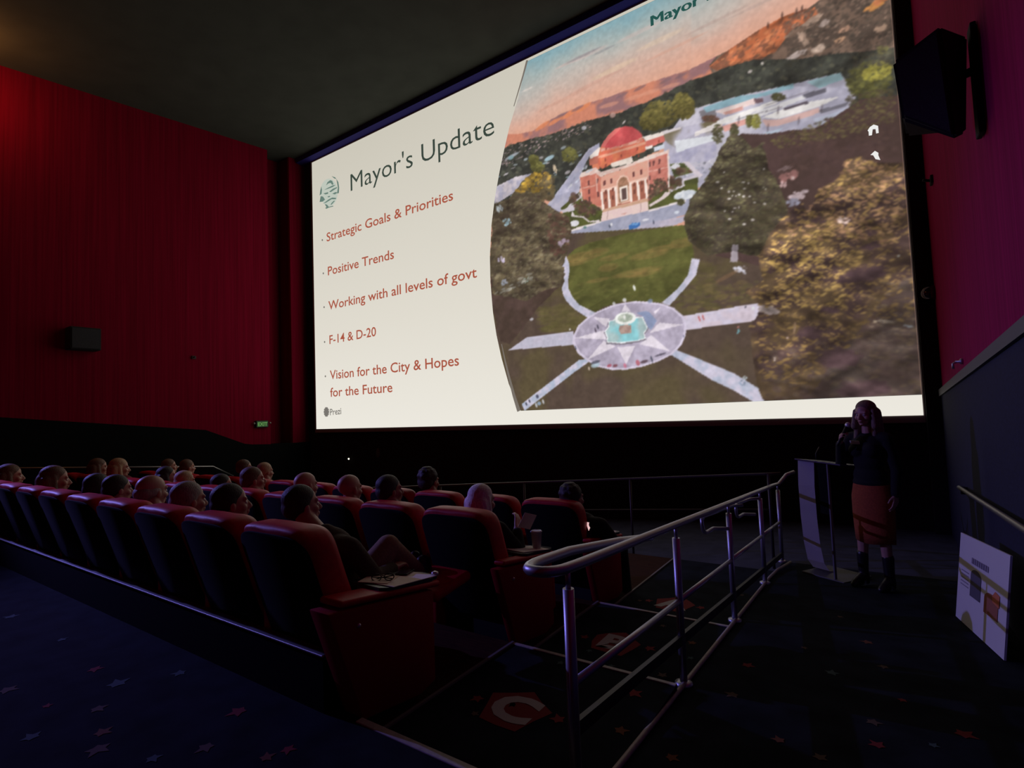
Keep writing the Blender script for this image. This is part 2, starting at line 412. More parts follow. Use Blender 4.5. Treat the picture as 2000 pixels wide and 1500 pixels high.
# sky, from blue at the top left to peach above the hills
hz = -0.42 * (PX - 985) + 275
hz = np.where(PX > 1350, 130 - 0.5 * (PX - 1350), hz)
up_ = (hz - PY) / (140 + 0.12 * (PX - 985))
up_ = up_ + (N1 - 0.5) * 0.22 + (N2 - 0.5) * 0.06
stops = [(-0.2, (222, 156, 128)), (0.0, (226, 164, 136)), (0.16, (217, 170, 149)), (0.34, (200, 178, 164)), (0.5, (186, 183, 175)), (0.66, (160, 178, 176)), (0.85, (122, 168, 179)), (1.2, (102, 158, 178))]
for k in range(3): IMG[..., k] = np.interp(up_, [s[0] for s in stops], [s[1][k] for s in stops])
for (x, y, rx, ry, c, al) in [(1125, 116, 46, 3, (205, 180, 172), .6), (1150, 106, 40, 4, (200, 180, 175), .5), (1140, 108, 38, 2.5, (125, 128, 135), .6), (1180, 98, 26, 2, (130, 132, 138), .5), (1250, 62, 50, 4, (205, 185, 178), .5), (1290, 78, 50, 5, (222, 195, 165), .5), (1200, 135, 50, 5, (224, 195, 160), .5), (1100, 195, 60, 3, (205, 150, 128), .5), (1165, 160, 60, 3, (205, 150, 130), .4),
        (1400, 40, 70, 3, (175, 150, 140), .5), (1500, 0, 90, 3, (180, 155, 145), .5), (1030, 175, 12, 2, (225, 215, 205), .6), (1320, 92, 70, 3, (212, 150, 125), .4)]:
    dab(x, y, rx, ry, -0.45, c, al)
# far hills
far = [(976, 262), (1012, 262), (1041, 256), (1077, 233), (1109, 218), (1147, 202), (1188, 190), (1217, 179), (1267, 162), (1313, 147), (1347, 136), (1400, 110), (1440, 150), (1300, 215), (1100, 270), (976, 310)]
poly(far, (212, 126, 96), (150, 104, 106), N2, 0.40, 0.60)
for (x, y) in [(1060, 246), (1085, 236), (1110, 224), (1140, 210)]: dab(x, y, 18, 4, -0.6, (232, 130, 80), .8)
for (x, y) in [(1095, 226), (1128, 212), (1215, 186), (1250, 172), (1300, 158), (1330, 148)]: dab(x, y, 14, 3, -0.5, (120, 92, 100), .6)
for (x, y) in [(1270, 180), (1310, 168), (1240, 190), (1190, 205)]: dab(x, y, 20, 4, -0.3, (226, 150, 120), .6)
# near hill on the right
near = [(1385, 128), (1400, 110), (1420, 100), (1450, 82), (1480, 60), (1510, 47), (1530, 32), (1557, 25), (1587, 12), (1605, -4), (1650, -60), (1800, -160), (1800, 180), (1600, 170), (1400, 165)]
poly(near, (86, 72, 62), (120, 96, 80), N3, 0.4, 0.62)
poly([(1385, 130), (1420, 100), (1480, 60), (1530, 32), (1590, 12), (1600, 30), (1545, 60), (1520, 95), (1480, 120), (1400, 138)], (196, 100, 58), (120, 72, 52), N3, 0.42, 0.6)
dabs([(1390, 128), (1450, 84), (1520, 50), (1535, 60), (1520, 100), (1450, 125)], 46, 4, 11, [(226, 130, 76), (214, 112, 66), (150, 84, 56), (100, 70, 54)], 0.45, (-0.9, -0.3))
dabs([(1530, 40), (1600, 5), (1740, -60), (1745, 120), (1600, 118), (1540, 100)], 300, 2, 8, [(66, 60, 52), (74, 66, 56), (58, 54, 48), (64, 58, 50), (170, 136, 114), (140, 110, 92), (100, 84, 72), (84, 72, 62)], 0.45, (-1.0, -0.2))
for (x, y, rx, ry, c) in [(1707, 12, 20, 7, (226, 146, 70)), (1720, 2, 16, 6, (210, 120, 70)), (1570, 75, 9, 14, (184, 152, 130)), (1600, 95, 16, 7, (196, 170, 150)), (1640, 78, 10, 6, (214, 160, 120)), (1555, 108, 24, 5, (186, 168, 160)), (1720, 55, 14, 6, (206, 166, 136)), (1650, 58, 12, 5, (200, 150, 120)), (1590, 38, 22, 5, (168, 140, 120)), (1610, 45, 12, 5, (170, 150, 140))]:
    blot(x, y, rx, ry, -0.5, c, .85)
for (x, y) in [(1567, 17), (1556, 22), (1528, 30), (1500, 50)]: dab(x, y, 2, 7, 0, (70, 50, 44))
# dark tree belt and the town on the left
belt = [(976, 292), (1012, 278), (1077, 262), (1150, 235), (1217, 218), (1300, 182), (1350, 157), (1400, 140), (1470, 118), (1560, 115), (1640, 105), (1790, 88), (1800, 220), (1650, 250), (1360, 260), (1130, 370), (960, 420)]
poly(belt, (60, 64, 56), (44, 48, 44), N3, 0.35, 0.65, jit=3)
dabs(belt, 420, 3, 8, [(58, 64, 54), (48, 52, 46), (70, 76, 62), (84, 84, 66), (40, 44, 42)], 0.7)
dabs([(980, 290), (1077, 262), (1150, 238), (1160, 255), (1080, 280), (980, 330)], 60, 1.5, 5, [(180, 150, 150), (150, 130, 140), (200, 160, 150), (120, 120, 124)], 0.35, (-0.6, -0.3))
dabs([(965, 330), (1080, 290), (1160, 280), (1130, 340), (1060, 360), (965, 400)], 36, 2, 7, [(150, 165, 172), (170, 160, 165), (120, 150, 160), (100, 104, 92)], 0.4, (-0.6, -0.2))
for (x, y, rx, ry, c) in [(1073, 309, 11, 4, (150, 185, 200)), (1000, 305, 16, 3, (150, 160, 170)), (1141, 250, 5, 4, (180, 180, 190)), (1197, 225, 6, 5, (190, 150, 140)), (998, 308, 6, 4, (120, 160, 170)), (1465, 140, 5, 3, (190, 180, 175)), (1489, 124, 3, 3, (225, 215, 205)), (1130, 345, 8, 5, (180, 175, 190))]:
    dab(x, y, rx, ry, -0.5, c)
# town right: pale roofs and streets
town = [(1340, 214), (1357, 212), (1445, 187), (1550, 164), (1641, 142), (1650, 155), (1672, 190), (1655, 215), (1600, 253), (1495, 262), (1430, 290), (1400, 345), (1380, 365), (1330, 372), (1300, 330), (1295, 280)]
poly(town, (164, 164, 186), (186, 184, 200), N2, 0.4, 0.6)
T = lambda *p: [(1350 + a / 4.0, b / 4.0) for a, b in p]
for P, c in [(T((60, 870), (180, 840), (200, 900), (90, 960)), (120, 118, 126)), (T((90, 840), (380, 748), (520, 735), (800, 650), (800, 690), (500, 770), (120, 880)), (128, 172, 188)),
        (T((900, 640), (1165, 568), (1190, 620), (1000, 690)), (140, 180, 190)), (T((180, 870), (480, 770), (500, 800), (270, 900)), (226, 205, 200)), (T((250, 880), (400, 830), (410, 860), (270, 900)), (206, 150, 140)),
        (T((420, 790), (490, 770), (500, 815), (430, 830)), (226, 200, 196)), (T((490, 770), (560, 770), (560, 800), (500, 810)), (110, 84, 92)),
        (T((10, 1010), (640, 790), (690, 800), (100, 1030), (20, 1060)), (226, 224, 222)), (T((240, 970), (880, 740), (940, 750), (400, 970)), (214, 214, 218)), (T((100, 1030), (240, 970), (250, 1000), (110, 1060)), (206, 180, 176)),
        (T((240, 990), (420, 930), (430, 970), (260, 1030)), (212, 150, 140)), (T((550, 920), (720, 850), (900, 800), (1165, 755), (1000, 835), (690, 930)), (228, 226, 224)), (T((550, 935), (680, 935), (1000, 840), (1010, 880), (680, 985), (590, 990)), (206, 166, 160)),
        (T((720, 850), (910, 785), (915, 810), (730, 862)), (88, 80, 92)), (T((860, 740), (1050, 690), (1060, 720), (900, 770)), (96, 96, 110)), (T((1000, 860), (1230, 800), (1210, 830), (1010, 890)), (110, 110, 124)),
        (T((950, 930), (1230, 840), (1210, 890), (1000, 990)), (176, 184, 206)), (T((1040, 930), (1140, 915), (1130, 950), (1060, 960)), (110, 90, 96)), (T((980, 1000), (1060, 980), (1050, 1020), (1000, 1030)), (160, 190, 214)), (T((560, 1040), (720, 1000), (640, 1060)), (168, 186, 206)),
        (T((0, 1010), (60, 1000), (180, 1060), (180, 1100), (20, 1140)), (226, 226, 230))]:
    poly(P, c)
for p in [(1380, 233), (1443, 235), (1500, 250), (1520, 215), (1560, 236), (1605, 212)]: dab(*p, 2, 9, 0.1, (80, 70, 78), .5)
for P0 in [((370, 930), (700, 840)), ((600, 820), (900, 720))]:
    for k in range(10):
        t = k / 9; a_, b_ = P0; dab(1350 + (a_[0] + (b_[0] - a_[0]) * t) / 4, (a_[1] + (b_[1] - a_[1]) * t) / 4, 5, 1.0, -0.3, (110, 104, 114), .7)
dabs([(1312, 300), (1380, 285), (1410, 310), (1390, 345), (1335, 350)], 46, 1.5, 5, [(90, 100, 116), (200, 214, 224), (120, 140, 160), (225, 225, 230), (70, 74, 84)], 0.5, (0.2, 0.7))
# streets round the hall
C5 = lambda *p: [(950 + a / 4.411, 230 + b / 4.411) for a, b in p]
C6 = lambda *p: [(950 + a / 4.411, 500 + b / 4.411) for a, b in p]
poly(C5((60, 700), (75, 750), (230, 650), (330, 580), (390, 480), (250, 510), (90, 590)), (196, 188, 196), (160, 160, 182), N3)
poly(C5((975, 215), (880, 270), (700, 520), (520, 760), (580, 860), (650, 800), (800, 650), (830, 440), (890, 330), (975, 260)), (158, 160, 186), (178, 176, 196), N3)
dabs(C5((740, 540), (860, 360), (880, 400), (800, 540), (700, 620)), 16, 2, 4, [(190, 200, 220), (110, 116, 140), (220, 220, 225)], 0.5, (-1.2, -0.8))
poly(C5((1540, 290), (1985, 180), (1985, 330), (1900, 380), (1575, 390)), (160, 160, 190), (180, 178, 200), N3)
poly(C5((1500, 120), (1985, 20), (1985, 150), (1640, 270), (1540, 200)), (120, 110, 80), (172, 170, 190), N2)
poly(C5((1620, 200), (1960, 150), (1960, 200), (1640, 300)), (214, 220, 228))
poly(C5((1790, 130), (1985, 40), (1985, 90), (1800, 160)), (222, 216, 214))
poly(C5((1500, 120), (1670, 80), (1680, 95), (1510, 150)), (214, 206, 210))
poly(C5((1690, 380), (1740, 380), (1870, 500), (1820, 520)), (206, 196, 206))
# grounds: grass, paths, shrubs by the hall
poly(C5((640, 780), (800, 640), (1000, 800), (1390, 700), (1580, 560), (1820, 500), (1830, 700), (1700, 790), (720, 970)), (84, 92, 40), (66, 72, 36), N3)
poly(C5((1580, 400), (1700, 390), (1780, 470), (1620, 520)), (88, 100, 50), (62, 70, 40), N3)
poly(C5((690, 780), (800, 650), (820, 690), (720, 760), (770, 740), (760, 800), (660, 820), (640, 800)), (200, 194, 206))
poly(C5((740, 800), (760, 840), (840, 850), (890, 890), (980, 880), (975, 900), (880, 900), (830, 862), (730, 850)), (214, 202, 206))
poly(C5((1400, 750), (1500, 690), (1540, 640), (1590, 640), (1570, 670), (1530, 700), (1410, 770)), (214, 196, 196))
poly(C5((1580, 620), (1690, 580), (1660, 540), (1810, 490), (1830, 510), (1700, 545), (1710, 590), (1590, 640)), (200, 192, 204))
poly(ell(950 + 1715 / 4.411, 230 + 665 / 4.411, 23, 9, -12), (196, 206, 218), (214, 220, 226), N4)
poly(ell(950 + 760 / 4.411, 230 + 910 / 4.411, 9, 6, -12), (214, 214, 222))
poly(ell(950 + 1630 / 4.411, 230 + 420 / 4.411, 9, 5, -12), (206, 206, 214))
# front street and pavement
poly(C5((715, 965), (990, 890), (1395, 795), (1720, 705), (1790, 690), (1780, 800), (1720, 840), (1400, 910), (735, 1070)), (146, 152, 178), (160, 164, 188), N3)
poly(C5((735, 1068), (1400, 905), (1750, 838), (1740, 880), (1600, 935), (1200, 1000), (900, 1075), (760, 1135), (700, 1200), (690, 1260), (640, 1300), (620, 1260), (700, 1100)), (188, 178, 196), (170, 168, 190), N3)
poly(C5((715, 965), (990, 890), (985, 905), (720, 985)), (226, 216, 216)); poly(C5((1395, 795), (1720, 705), (1718, 722), (1397, 812)), (222, 212, 216))
poly(C5((1225, 935), (1260, 905), (1320, 903), (1328, 925), (1290, 955), (1232, 965)), (46, 104, 180)); poly(C5((1235, 925), (1265, 908), (1315, 906), (1300, 925)), (90, 150, 214))
for (x, y, rx, ry, c) in [(850, 945, 3.5, 2.5, (70, 120, 110)), (1370, 880, 7, 2, (220, 220, 228)), (1640, 815, 5, 3, (214, 224, 236)), (1295, 980, 6, 1.6, (90, 86, 96)), (1095, 1027, 6, 1.6, (90, 86, 96)), (770, 1105, 5, 3, (100, 96, 104)), (1078, 920, 2.5, 3, (236, 236, 240)), (1062, 935, 1.5, 3.5, (60, 70, 90)), (1440, 900, 1.5, 4.5, (60, 66, 90)), (1180, 1235, 1, 1, (90, 95, 40))]:
    dab(950 + x / 4.411, 230 + y / 4.411, rx, ry, -0.2, c)
# the hall: a stone block with a red dome, as seen on the slide
wall_, wall2, wht = (228, 166, 142), (206, 118, 98), (236, 224, 216)
poly(C5((890, 330), (975, 250), (985, 262), (968, 322), (895, 357)), wht); poly(C5((888, 356), (968, 325), (968, 400), (888, 412)), (196, 106, 86))
poly(C5((985, 255), (1340, 165), (1372, 205), (1378, 285), (1290, 320), (1260, 335), (1080, 400), (1000, 440), (960, 410), (966, 320)), (226, 116, 76), (214, 98, 74), N3)
poly(C5((960, 335), (1375, 205), (1378, 228), (965, 352)), (226, 150, 120)); poly(C5((1060, 262), (1290, 185), (1345, 165), (1350, 205), (1180, 250), (985, 292), (985, 262)), (232, 166, 146), (206, 120, 100), N4, .4, .6)
poly(C5((1345, 165), (1520, 122), (1530, 152), (1375, 202)), wht); poly(C5((1372, 202), (1530, 154), (1540, 205), (1420, 250), (1375, 250)), (212, 104, 92))
poly(C5((1370, 250), (1430, 235), (1430, 262), (1375, 280)), wht); poly(C5((1440, 255), (1530, 225), (1535, 265), (1450, 290)), (196, 206, 220))
poly(C5((910, 410), (960, 390), (980, 440), (920, 460)), (222, 120, 84))
poly(C5((1070, 392), (1250, 333), (1266, 378), (1240, 395), (1080, 428)), (240, 226, 212))
poly(C5((800, 515), (820, 470), (945, 430), (985, 468), (1240, 395), (1395, 325), (1560, 285), (1570, 312), (1400, 362), (985, 508), (945, 482), (815, 520)), (240, 218, 206), (222, 184, 172), N4, .4, .7)
poly(C5((850, 470), (900, 440), (930, 445), (860, 480)), (190, 196, 206))
poly(C5((805, 515), (942, 482), (985, 508), (992, 755), (975, 762), (840, 722), (812, 620)), (212, 122, 100), (200, 106, 88), N3)
poly(C5((985, 508), (1390, 368), (1396, 720), (1000, 812)), wall_, (220, 150, 128), N4, .4, .7)
poly(C5((1390, 368), (1562, 305), (1575, 600), (1480, 650), (1396, 720)), (212, 126, 110), (198, 108, 94), N3)
poly(C5((985, 645), (1390, 530), (1390, 690), (1000, 790)), (178, 104, 78), (160, 88, 70), N3)
poly(C5((985, 620), (1390, 505), (1390, 532), (985, 648)), (240, 196, 176))
poly(C5((830, 600), (940, 580), (940, 590), (830, 612)), (226, 160, 140)); poly(C5((1400, 460), (1570, 420), (1570, 430), (1400, 472)), (226, 160, 145))
poly(C5((1122, 640), (1122, 550), (1150, 505), (1185, 493), (1220, 510), (1236, 560), (1240, 720), (1130, 748)), (236, 190, 168))
poly(C5((1134, 600), (1136, 550), (1158, 518), (1185, 508), (1212, 522), (1225, 555), (1228, 715), (1140, 738)), (146, 104, 76), (170, 120, 92), N4)
poly(C5((1148, 600), (1215, 578), (1222, 710), (1156, 728)), (238, 222, 208)); poly(C5((1162, 614), (1205, 602), (1210, 700), (1170, 713)), (92, 70, 66))
for (x0, y0, x1, y1) in [(992, 640, 1008, 800), (1052, 620, 1062, 775), (1112, 600, 1124, 762), (1242, 562, 1250, 722), (1303, 545, 1315, 708), (1370, 530, 1382, 692)]:
    poly(C5((x0 - 10, y0), (x0 + 10, y0 - 4), (x1 + 10, y1), (x1 - 10, y1 + 4)), (246, 228, 216))
for (x, y) in [(1018, 565), (1078, 545), (1268, 490), (1335, 470), (1490, 380), (1490, 460), (882, 565), (885, 640), (888, 705), (1405, 405), (1440, 392), (1405, 520), (955, 545), (965, 660)]: poly(C5((x - 9, y - 20), (x + 9, y - 24), (x + 9, y + 18), (x - 9, y + 22)), (110, 62, 60))
for (x, y) in [(1030, 640), (1030, 710), (1090, 620), (1090, 690), (1275, 575), (1275, 640), (1340, 560), (1340, 625)]: poly(C5((x - 8, y - 16), (x + 8, y - 20), (x + 8, y + 14), (x - 8, y + 18)), (120, 66, 54))
for (x, y) in [(1485, 205), (1030, 265), (1300, 270), (1160, 330), (1025, 365), (1160, 232), (1030, 415), (1310, 330)]: poly(C5((x - 6, y - 14), (x + 6, y - 16), (x + 6, y + 12), (x - 6, y + 14)), (150, 66, 54))
for (x0, x1) in [(1390, 1398), (1558, 1572), (940, 950), (806, 814)]: poly(C5((x0, 330 + (1400 - x0) * .35), (x1, 330 + (1400 - x0) * .35), (x1 + 8, 640), (x0 + 8, 640)), (240, 200, 184), a=.7)
dome = C5((985, 252), (1010, 205), (1050, 150), (1105, 100), (1190, 72), (1262, 80), (1312, 112), (1345, 152), (1335, 168), (1290, 195), (1180, 232), (1060, 262))
poly(dome, (208, 78, 80), (196, 66, 70), N3); poly(C5((985, 252), (1010, 205), (1050, 150), (1105, 100), (1190, 72), (1130, 120), (1070, 180), (1020, 250)), (224, 112, 104), a=.7)
dab(950 + 1185 / 4.411, 230 + 40 / 4.411, 5, 1.5, -0.9, (210, 200, 200))
poly(C5((1000, 812), (1396, 720), (1396, 800), (985, 895)), (236, 208, 200), (222, 192, 190), N4); poly(C5((1000, 795), (1390, 692), (1394, 722), (1000, 815)), (206, 160, 130)); poly(C5((1150, 830), (1215, 815), (1215, 815), (1190, 835)), (206, 150, 140))
for (x0, y0, x1, y1) in [(1048, 800, 1040, 880), (1330, 735, 1330, 815)]: poly(C5((x0 - 3, y0), (x0 + 3, y0), (x1 + 3, y1), (x1 - 3, y1)), (180, 150, 150))
for P, n in [(C5((760, 760), (840, 710), (960, 760), (985, 800), (900, 860), (800, 840)), 40), (C5((1400, 620), (1450, 520), (1530, 520), (1570, 600), (1480, 660), (1400, 720)), 40), (C5((1570, 510), (1680, 540), (1670, 600), (1590, 610)), 20), (C5((1640, 440), (1760, 460), (1760, 480), (1640, 500)), 12), (C5((680, 740), (760, 650), (800, 690), (760, 710)), 10)]:
    dabs(P, n, 2.5, 7, [(86, 58, 50), (104, 70, 58), (70, 52, 44), (60, 56, 44), (96, 92, 64)], 0.8)
poly(C5((1560, 330), (1575, 330), (1580, 600), (1568, 600)), (232, 214, 206)); poly(C5((812, 640), (822, 640), (830, 715), (822, 715)), (236, 226, 220))
# great lawn, surrounding ground
GRD = C5((40, 1100), (700, 1000), (1700, 930), (1985, 800)) + [(1560, 480), (1850, 500), (1850, 830), (960, 830)]
poly(GRD, (78, 64, 54), (84, 74, 48), N1, 0.4, 0.62)
lawn = C5((700, 1195), (760, 1132), (900, 1073), (1200, 998), (1600, 933), (1700, 925), (1760, 1000), (1780, 1130), (1790, 1250), (1740, 1340)) + C6((1740, 170), (1640, 290), (1510, 400), (1400, 392), (1190, 390), (1010, 440), (930, 490), (800, 430), (740, 350), (708, 280), (715, 130)) + C5((690, 1260),)
poly(lawn, (92, 96, 42), (74, 78, 34), N2, 0.35, 0.62)
j_ = [(820, 1200, 40, 10), (1100, 1200, 30, 6), (1400, 1180, 40, 8), (1300, 1330, 50, 7), (950, 1160, 25, 8), (1050, 1290, 20, 8), (1350, 1340, 35, 7), (780, 1240, 24, 8), (1680, 1080, 24, 10), (960, 1400, 24, 4), (1500, 1130, 30, 6)]
for x, y, rx, ry in j_: dab(950 + x / 4.411, 230 + y / 4.411, rx, ry, -0.2, (140, 112, 58), .5)
dabs(lawn, 260, 3, 12, [(88, 94, 40), (78, 84, 36), (100, 100, 46), (108, 104, 50), (84, 80, 38)], 0.3, (-0.35, 0.0), 0.35)
for P in [C6((490, 620), (770, 560), (870, 530), (780, 620), (500, 660)), C6((430, 440), (700, 420), (850, 530), (480, 610)), C6((1580, 420), (1830, 60), (1985, 60), (1985, 470), (1700, 520))]: dabs(P, 60, 6, 18, [(84, 80, 40), (90, 84, 46), (96, 84, 52)], 0.4, (-0.3, 0.1), 0.4)
dabs([(1345, 560), (1480, 545), (1470, 600), (1350, 610)], 40, 6, 16, [(82, 80, 40), (98, 92, 46), (120, 100, 56)], 0.4, (-0.3, 0.1), 0.4)
# paths
pth = (184, 188, 212); pth2 = (196, 192, 214)
poly(C6((620, 70), (690, 0), (712, 60), (718, 130), (705, 200), (708, 280), (742, 352), (800, 420), (940, 488), (870, 530), (760, 460), (690, 390), (660, 330), (650, 280), (668, 180), (650, 120)), pth, pth2, N3)
poly(C6((1510, 402), (1640, 290), (1735, 170), (1770, 20), (1840, 30), (1805, 170), (1725, 265), (1578, 428)), pth, pth2, N3)
poly(C6((190, 812), (350, 700), (752, 650), (752, 765)), pth2, (176, 176, 196), N3)
poly(C6((860, 890), (880, 915), (760, 1000), (330, 1335), (305, 1275), (420, 1185), (800, 895)), (172, 188, 214), pth2, N3)
poly([(950 + 1700 / 4.411, 500 + 515 / 4.411), (1400, 606), (1465, 594), (1500, 590), (1500, 620), (1465, 628), (1400, 636), (950 + 1720 / 4.411, 500 + 640 / 4.411)], (212, 198, 214), (196, 190, 212), N3)
poly([(950 + 1565 / 4.411, 500 + 835 / 4.411), (950 + 1640 / 4.411, 500 + 812 / 4.411), (1400, 715), (1435, 730), (1468, 750), (1530, 790), (1480, 790), (1432, 762), (1390, 742)], (178, 190, 216), pth2, N3)
# round plaza with its star and fountain
plz = C6((740, 745), (748, 690), (790, 600), (870, 530), (950, 480), (1080, 425), (1200, 398), (1290, 389), (1400, 395), (1520, 410), (1620, 450), (1700, 520), (1728, 600), (1715, 690), (1680, 770), (1600, 850), (1480, 910), (1340, 955), (1200, 980), (1080, 982), (960, 955), (870, 905), (790, 840))
cx_, cy_ = np.mean([p[0] for p in plz]), np.mean([p[1] for p in plz])
poly(plz, (206, 198, 222)); poly([(cx_ + (x - cx_) * .955, cy_ + (y - cy_) * .945) for x, y in plz], (166, 158, 182), (178, 170, 194), N3)
for P in [((1195, 412), (1165, 478), (1245, 478)), ((920, 525), (1062, 540), (1030, 612)), ((765, 707), (1010, 640), (1040, 720)), ((872, 893), (1010, 730), (1115, 778)), ((1205, 935), (1128, 785), (1282, 775)), ((1582, 822), (1320, 760), (1420, 680)), ((1692, 592), (1405, 665), (1490, 575)), ((1505, 436), (1440, 480), (1455, 505))]: poly(C6(*P), (222, 214, 228))
poly(C6((1290, 490), (1400, 480), (1470, 560), (1420, 640), (1390, 620), (1350, 530)), (122, 146, 190), a=.8, jit=2)
pool = C6((1055, 560), (1110, 545), (1350, 522), (1365, 560), (1392, 620), (1360, 665), (1375, 712), (1290, 735), (1160, 752), (1035, 745), (1040, 705), (1018, 650), (1050, 612))
px_, py_ = np.mean([p[0] for p in pool]), np.mean([p[1] for p in pool])
poly([(px_ + (x - px_) * 1.03, py_ + (y - py_) * 1.05 + 2) for x, y in pool], (120, 116, 130)); poly(pool, (236, 240, 244)); poly([(px_ + (x - px_) * .95, py_ + (y - py_) * .93) for x, y in pool], (128, 206, 216), (158, 190, 192), N2, .4, .6)
poly(C6((1150, 600), (1250, 592), (1252, 660), (1160, 675), (1140, 640)), (190, 160, 146), (160, 130, 120), N4)
poly(ell(950 + 1197 / 4.411, 500 + 537 / 4.411, 21, 12.5, -6), (232, 238, 234)); poly(ell(950 + 1195 / 4.411, 500 + 535 / 4.411, 15, 8, -6), (160, 178, 160), (190, 200, 186), N4); dab(950 + 1190 / 4.411, 500 + 525 / 4.411, 2.5, 4, 0, (240, 244, 240))
for (x, y, rx, ry, c) in [(1190, 380, 4, 4, (220, 220, 228)), (1100, 412, 3, 4, (206, 206, 214)), (1412, 388, 5, 4, (120, 136, 170)), (1275, 275, 2.5, 6, (232, 236, 236)), (960, 610, 1.6, 5, (60, 60, 80)), (940, 640, 1.6, 5, (70, 60, 80)), (1060, 945, 5, 3, (170, 70, 90)), (1110, 945, 5, 3, (120, 60, 70)), (1195, 945, 3, 5, (210, 110, 140)), (1305, 920, 4, 6, (176, 80, 96)), (1360, 910, 8, 3, (80, 60, 70)), (1425, 890, 1.5, 7, (50, 60, 80)), (1500, 850, 12, 2, (70, 66, 84)), (940, 940, 9, 5, (160, 190, 206)), (940, 915, 10, 3, (70, 74, 90)), (885, 970, 2, 4, (200, 180, 160)), (1835, 540, 1.6, 6, (190, 70, 70)), (1868, 530, 1.6, 6, (190, 80, 76)), (345, 1275, 1.6, 3.5, (40, 44, 60)), (372, 1250, 1.6, 3.5, (40, 44, 60)), (440, 1210, 3, 4, (60, 66, 90)), (430, 1285, 2, 5, (190, 200, 214)), (455, 1270, 4, 4, (130, 160, 190)), (490, 1255, 2, 5, (200, 206, 214)), (720, 633, 2, 2, (230, 226, 220)), (390, 545, 4, 3, (190, 190, 200)), (410, 435, 4, 3, (190, 160, 140)), (1700, 690, 1, 3, (60, 70, 100)), (770, 790, 1, 4, (60, 70, 100))]:
    dab(950 + x / 4.411, 500 + y / 4.411, rx, ry, -0.3, c)
for (x, y, rx, ry, c) in [(1442, 647, 2, 4.5, (110, 190, 206)), (1442, 639, 2, 2.5, (190, 120, 110)), (1456, 600, 1.5, 3, (60, 60, 70)), (1471, 602, 3, 3, (220, 230, 230)), (1454, 738, 5, 4, (190, 210, 220)), (1450, 748, 7, 5, (130, 150, 176)), (1445, 527, 13, 5, (206, 206, 224)), (1455, 522, 5, 2, (120, 110, 110))]:
    blot(x, y, rx, ry, 0.4, c)
# trees
lt = C5((60, 745), (200, 690), (340, 530), (400, 470), (480, 455), (560, 500), (580, 600), (470, 720), (600, 805), (700, 845), (738, 950), (725, 1050), (690, 1190), (650, 1290)) + C6((680, 100), (650, 260), (500, 300), (350, 380), (60, 330), (30, 100))
poly(C6((20, 0), (650, 0), (640, 250), (420, 470), (300, 640), (200, 760), (120, 740), (40, 400)), (78, 60, 54), (66, 52, 44), N2, jit=3)
poly(lt, (74, 66, 50), (92, 82, 58), N3, .35, .6, jit=4)
dabs(lt, 620, 2.5, 8, [(80, 70, 52), (96, 86, 60), (66, 54, 44), (112, 102, 74), (86, 80, 56), (60, 48, 42), (128, 120, 92)], 0.5, (-0.9, 0.2), 0.75, light=(1.05, 0.92))
dabs(C5((250, 640), (340, 530), (400, 470), (480, 452), (560, 500), (570, 590), (430, 640)), 46, 3, 8, [(190, 146, 40), (170, 128, 44), (206, 166, 50), (140, 112, 50)], 0.6, (-0.6, 0.2), 0.9, light=(1.05, 0.8))
dabs(C5((470, 520), (575, 520), (580, 690), (480, 720)), 36, 3, 7, [(86, 74, 50), (104, 90, 56), (70, 62, 46)], 0.7)
dabs(C5((520, 830), (700, 850), (735, 960), (700, 1180), (560, 1180)), 50, 3, 8, [(96, 64, 54), (82, 58, 48), (72, 60, 46)], 0.6)
dabs(C5((80, 780), (250, 760), (240, 1000), (60, 1000)), 40, 3, 8, [(74, 62, 48), (64, 54, 44), (90, 80, 60)], 0.6)
for (x, y, rx, ry, c) in [(345, 1400, 8, 5, (150, 186, 170)), (130, 1225, 7, 6, (170, 160, 186)), (660, 1080, 11, 7, (170, 150, 170)), (180, 900, 9, 7, (150, 186, 200)), (115, 780, 6, 8, (190, 206, 214)), (150, 1420, 7, 5, (140, 150, 166)), (590, 440, 3, 9, (190, 170, 140))]: blot(950 + x / 4.411, 230 + y / 4.411, rx, ry, -0.3, c, .8)
dabs(C6((60, 330), (400, 130), (420, 200), (150, 320)), 26, 2, 7, [(150, 150, 140), (120, 116, 100), (100, 96, 84)], 0.4, (-0.7, -0.2))
for (cx, cy, rx, ry) in [(1113, 304, 15, 15), (1050, 326, 14, 10), (1042, 312, 9, 9)]:
    dabs(ell(cx, cy, rx, ry), 50, 2.5, 6, [(110, 110, 50), (96, 98, 46), (126, 124, 58), (80, 80, 44)], 0.7, light=(1.15, 0.7))
for (cx, cy, rx, ry) in [(1290, 222, 38, 27), (1335, 208, 20, 26), (1275, 235, 24, 18)]:
    dabs(ell(cx, cy, rx, ry, -15), 110, 3, 8, [(118, 110, 48), (100, 96, 44), (136, 124, 60), (80, 76, 40)], 0.7, (-1.2, 0.2), light=(1.15, 0.7))
for (cx, cy, rx, ry, k) in [(1402, 262, 11, 18, 0), (1434, 255, 8, 13, 0), (1464, 236, 7, 12, 1), (1476, 238, 9, 14, 2), (1520, 190, 14, 7, 0), (1388, 232, 16, 6, 3), (1330, 395, 6, 5, 0)]:
    dabs(ell(cx, cy, rx, ry), 46, 2, 5, [[(70, 72, 46), (90, 90, 54), (60, 56, 42)], [(84, 84, 44), (100, 98, 50)], [(150, 150, 56), (126, 128, 54), (100, 96, 50)], [(110, 70, 60), (96, 80, 60)]][k], 0.7)
